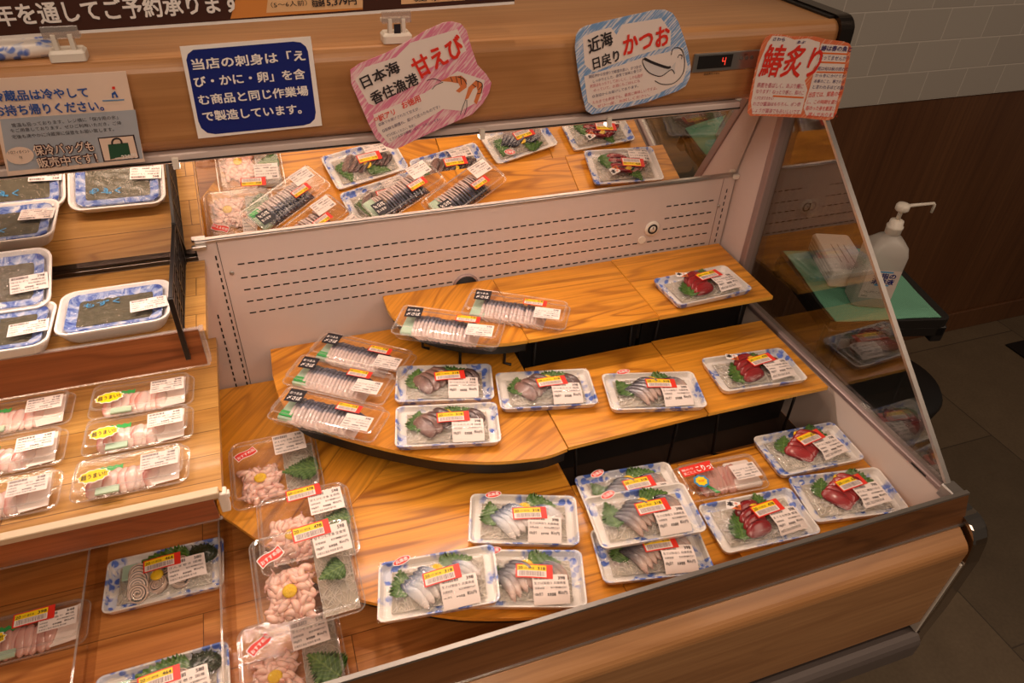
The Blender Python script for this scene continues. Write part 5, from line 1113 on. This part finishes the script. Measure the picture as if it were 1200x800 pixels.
b = MB(); b.lathe([(.0055, .236), (.0055, .262), (.010, .264)], M['white_plastic'], 14); b.lathe([(.012, .262), (.0165, .266), (.0165, .276), (.0135, .281), (.004, .283)], M['white_plastic'], 20)
b.tube([(.008, .0, .274), (.040, .0, .275), (.088, .0, .2755), (.0915, 0, .272), (.092, .0, .250)], [.0048, .0040, .0036, .0036, .0034], M['white_plastic'], 10); o = b.obj('pump_head', t); o.rotation_euler = (0, 0, radians(18))
M['bottle_label'] = plain('bottle label', (214, 196, 186), .4)
b = MB(); f = lambda u, v: (u, -.0406, v)
b.patch(-.042, .042, .030, .115, f, M['bottle_label'], 1, 1)
g = lambda u, v: (u, -.0409, v); h = lambda u, v: (u, -.0412, v)
el = [(.0+.022*cos(2*pi*k/24), .094+.016*sin(2*pi*k/24)) for k in range(24)]
SC['pale_blue'] = plain('pale blue print', (92, 160, 206), .45)
b.flat([(.004-.018, .108), (.004+.018, .108), (.004+.018, .1125), (.004-.018, .1125)], g, SC['pale_blue']); b.flat([(.004-.018, .069), (.004+.018, .069), (.004+.018, .0735), (.004-.018, .0735)], g, SC['pale_blue'])
b.text('手指の', h, -.024, .091, .017, SC['navy'], .056, .03, 0, (0, -1, 0)); b.text('消毒液', h, -.024, .074, .017, SC['navy'], .056, .03, 0, (0, -1, 0)); b.text('手にすりこんで', h, -.034, .046, .007, M['label_ink'], .05); b.text('500mL', h, -.036, .034, .006, M['label_ink'])
b.obj('front_label', t)
# white paper towel pack behind the bottle
t = thing('towel_pack', 'white paper towel pack with thin grey lines behind the pump bottle', 'towel pack', (1.270, 1.152, TZ+.0035), (0, 0, radians(-22)))
t.scale = (.857,)*3
b = MB(); b.loft([RR(.098, .20, .006, 0), RR(.106, .208, .010, .006), RR(.106, .208, .010, .050), RR(.096, .198, .008, .056)], M['paper_white']); b.obj('pack', t)
b = MB()
for k in range(4): b.box(-.0535, -.0532, -.09, .09, .010+.011*k, .0115+.011*k, M['grey_metal'])
for k in range(3): b.box(-.02+.018*k, -.018+.018*k, -.06, .04, .0560, .0563, M['grey_metal'])
b.obj('printed_lines', t)
# black mat on the floor at the far right
t = MB(); t.box(0, .7, -.5, 0, 0, .008, M['black_plastic'], .003); o = t.obj('floor_mat'); o.location = (2.602, 1.45, .0005); tag(o, 'black mat corner on the dark tile floor at the right photo edge', 'mat')

# ------------------------------------------------------------------ camera
CAM = (0.0, 0.0, 1.65)
R3 = ((CR, 'r'), (CU, 'u'), (CF, 'f'))
cd = bpy.data.cameras.new('camera'); co = bpy.data.objects.new('camera', cd); COL.objects.link(co)
mt = Matrix(((CR[0], CU[0], -CF[0], CAM[0]), (CR[1], CU[1], -CF[1], CAM[1]), (CR[2], CU[2], -CF[2], CAM[2]), (0, 0, 0, 1)))
co.matrix_world = mt; cd.sensor_fit = 'HORIZONTAL'; cd.sensor_width = 36; cd.lens = FPX*36/1200; cd.clip_start = .02
cd.dof.use_dof = False
S.camera = co

# ------------------------------------------------------------------ light
def area(name, loc, target, sx_, sy_, power, col, spread=180):
    l = bpy.data.lights.new(name, 'AREA'); l.shape = 'RECTANGLE'; l.size = sx_; l.size_y = sy_; l.energy = power; l.color = col; l.spread = radians(spread)
    o = bpy.data.objects.new(name, l); COL.objects.link(o); o.location = loc
    o.rotation_euler = (Vector(target)-Vector(loc)).to_track_quat('-Z', 'Y').to_euler(); return o
def spot(name, loc, target, power, col, ang, blend, rad):
    l = bpy.data.lights.new(name, 'SPOT'); l.energy = power; l.color = col; l.spot_size = radians(ang); l.spot_blend = blend; l.shadow_soft_size = rad
    o = bpy.data.objects.new(name, l); COL.objects.link(o); o.location = loc
    o.rotation_euler = (Vector(target)-Vector(loc)).to_track_quat('-Z', 'Y').to_euler(); return o
WARM = (1, .74, .55)
area('canopy_led_lamp', (.00, 1.150, 1.186), (.00, .52, .72), 1.56, .025, 6.8, (1, .77, .64))
spot('ceiling_spot', (-.50, 1.50, 2.75), (-.15, .80, .9), 27, WARM, 54, .6, .05)
spot('ceiling_spot', (.45, 1.50, 2.75), (.45, .80, .9), 26, WARM, 54, .6, .05)
spot('ceiling_spot', (.30, .62, 2.75), (.30, .80, .8), 17, WARM, 50, .7, .05)
spot('ceiling_spot', (-.50, .62, 2.75), (-.25, .80, .8), 22, WARM, 50, .7, .05)
area('shelf_led_lamp', (-.47, 1.082, .896), (-.47, .98, .745), .58, .012, .9, (1, .84, .68))
area('ceiling_panel_lamp', (-.1, -.9, 2.6), (.2, .8, .8), 1.4, .8, 5, WARM, 80)
area('room_lamp', (2.2, -.6, 2.8), (2.0, .6, 0), 1.2, 1.2, 20, WARM)
w = bpy.data.worlds.new('room ambience'); S.world = w; w.use_nodes = True
w.node_tree.nodes['Background'].inputs[0].default_value = (1, .80, .64, 1); w.node_tree.nodes['Background'].inputs[1].default_value = .07
S.view_settings.view_transform = 'Standard'; S.view_settings.look = 'None'; S.view_settings.gamma = 1; S.view_settings.exposure = 0
S.view_settings.use_curve_mapping = False
S.cycles.transparent_max_bounces = 24; S.cycles.max_bounces = 8
try: S.cycles.use_denoising = True
except Exception: pass
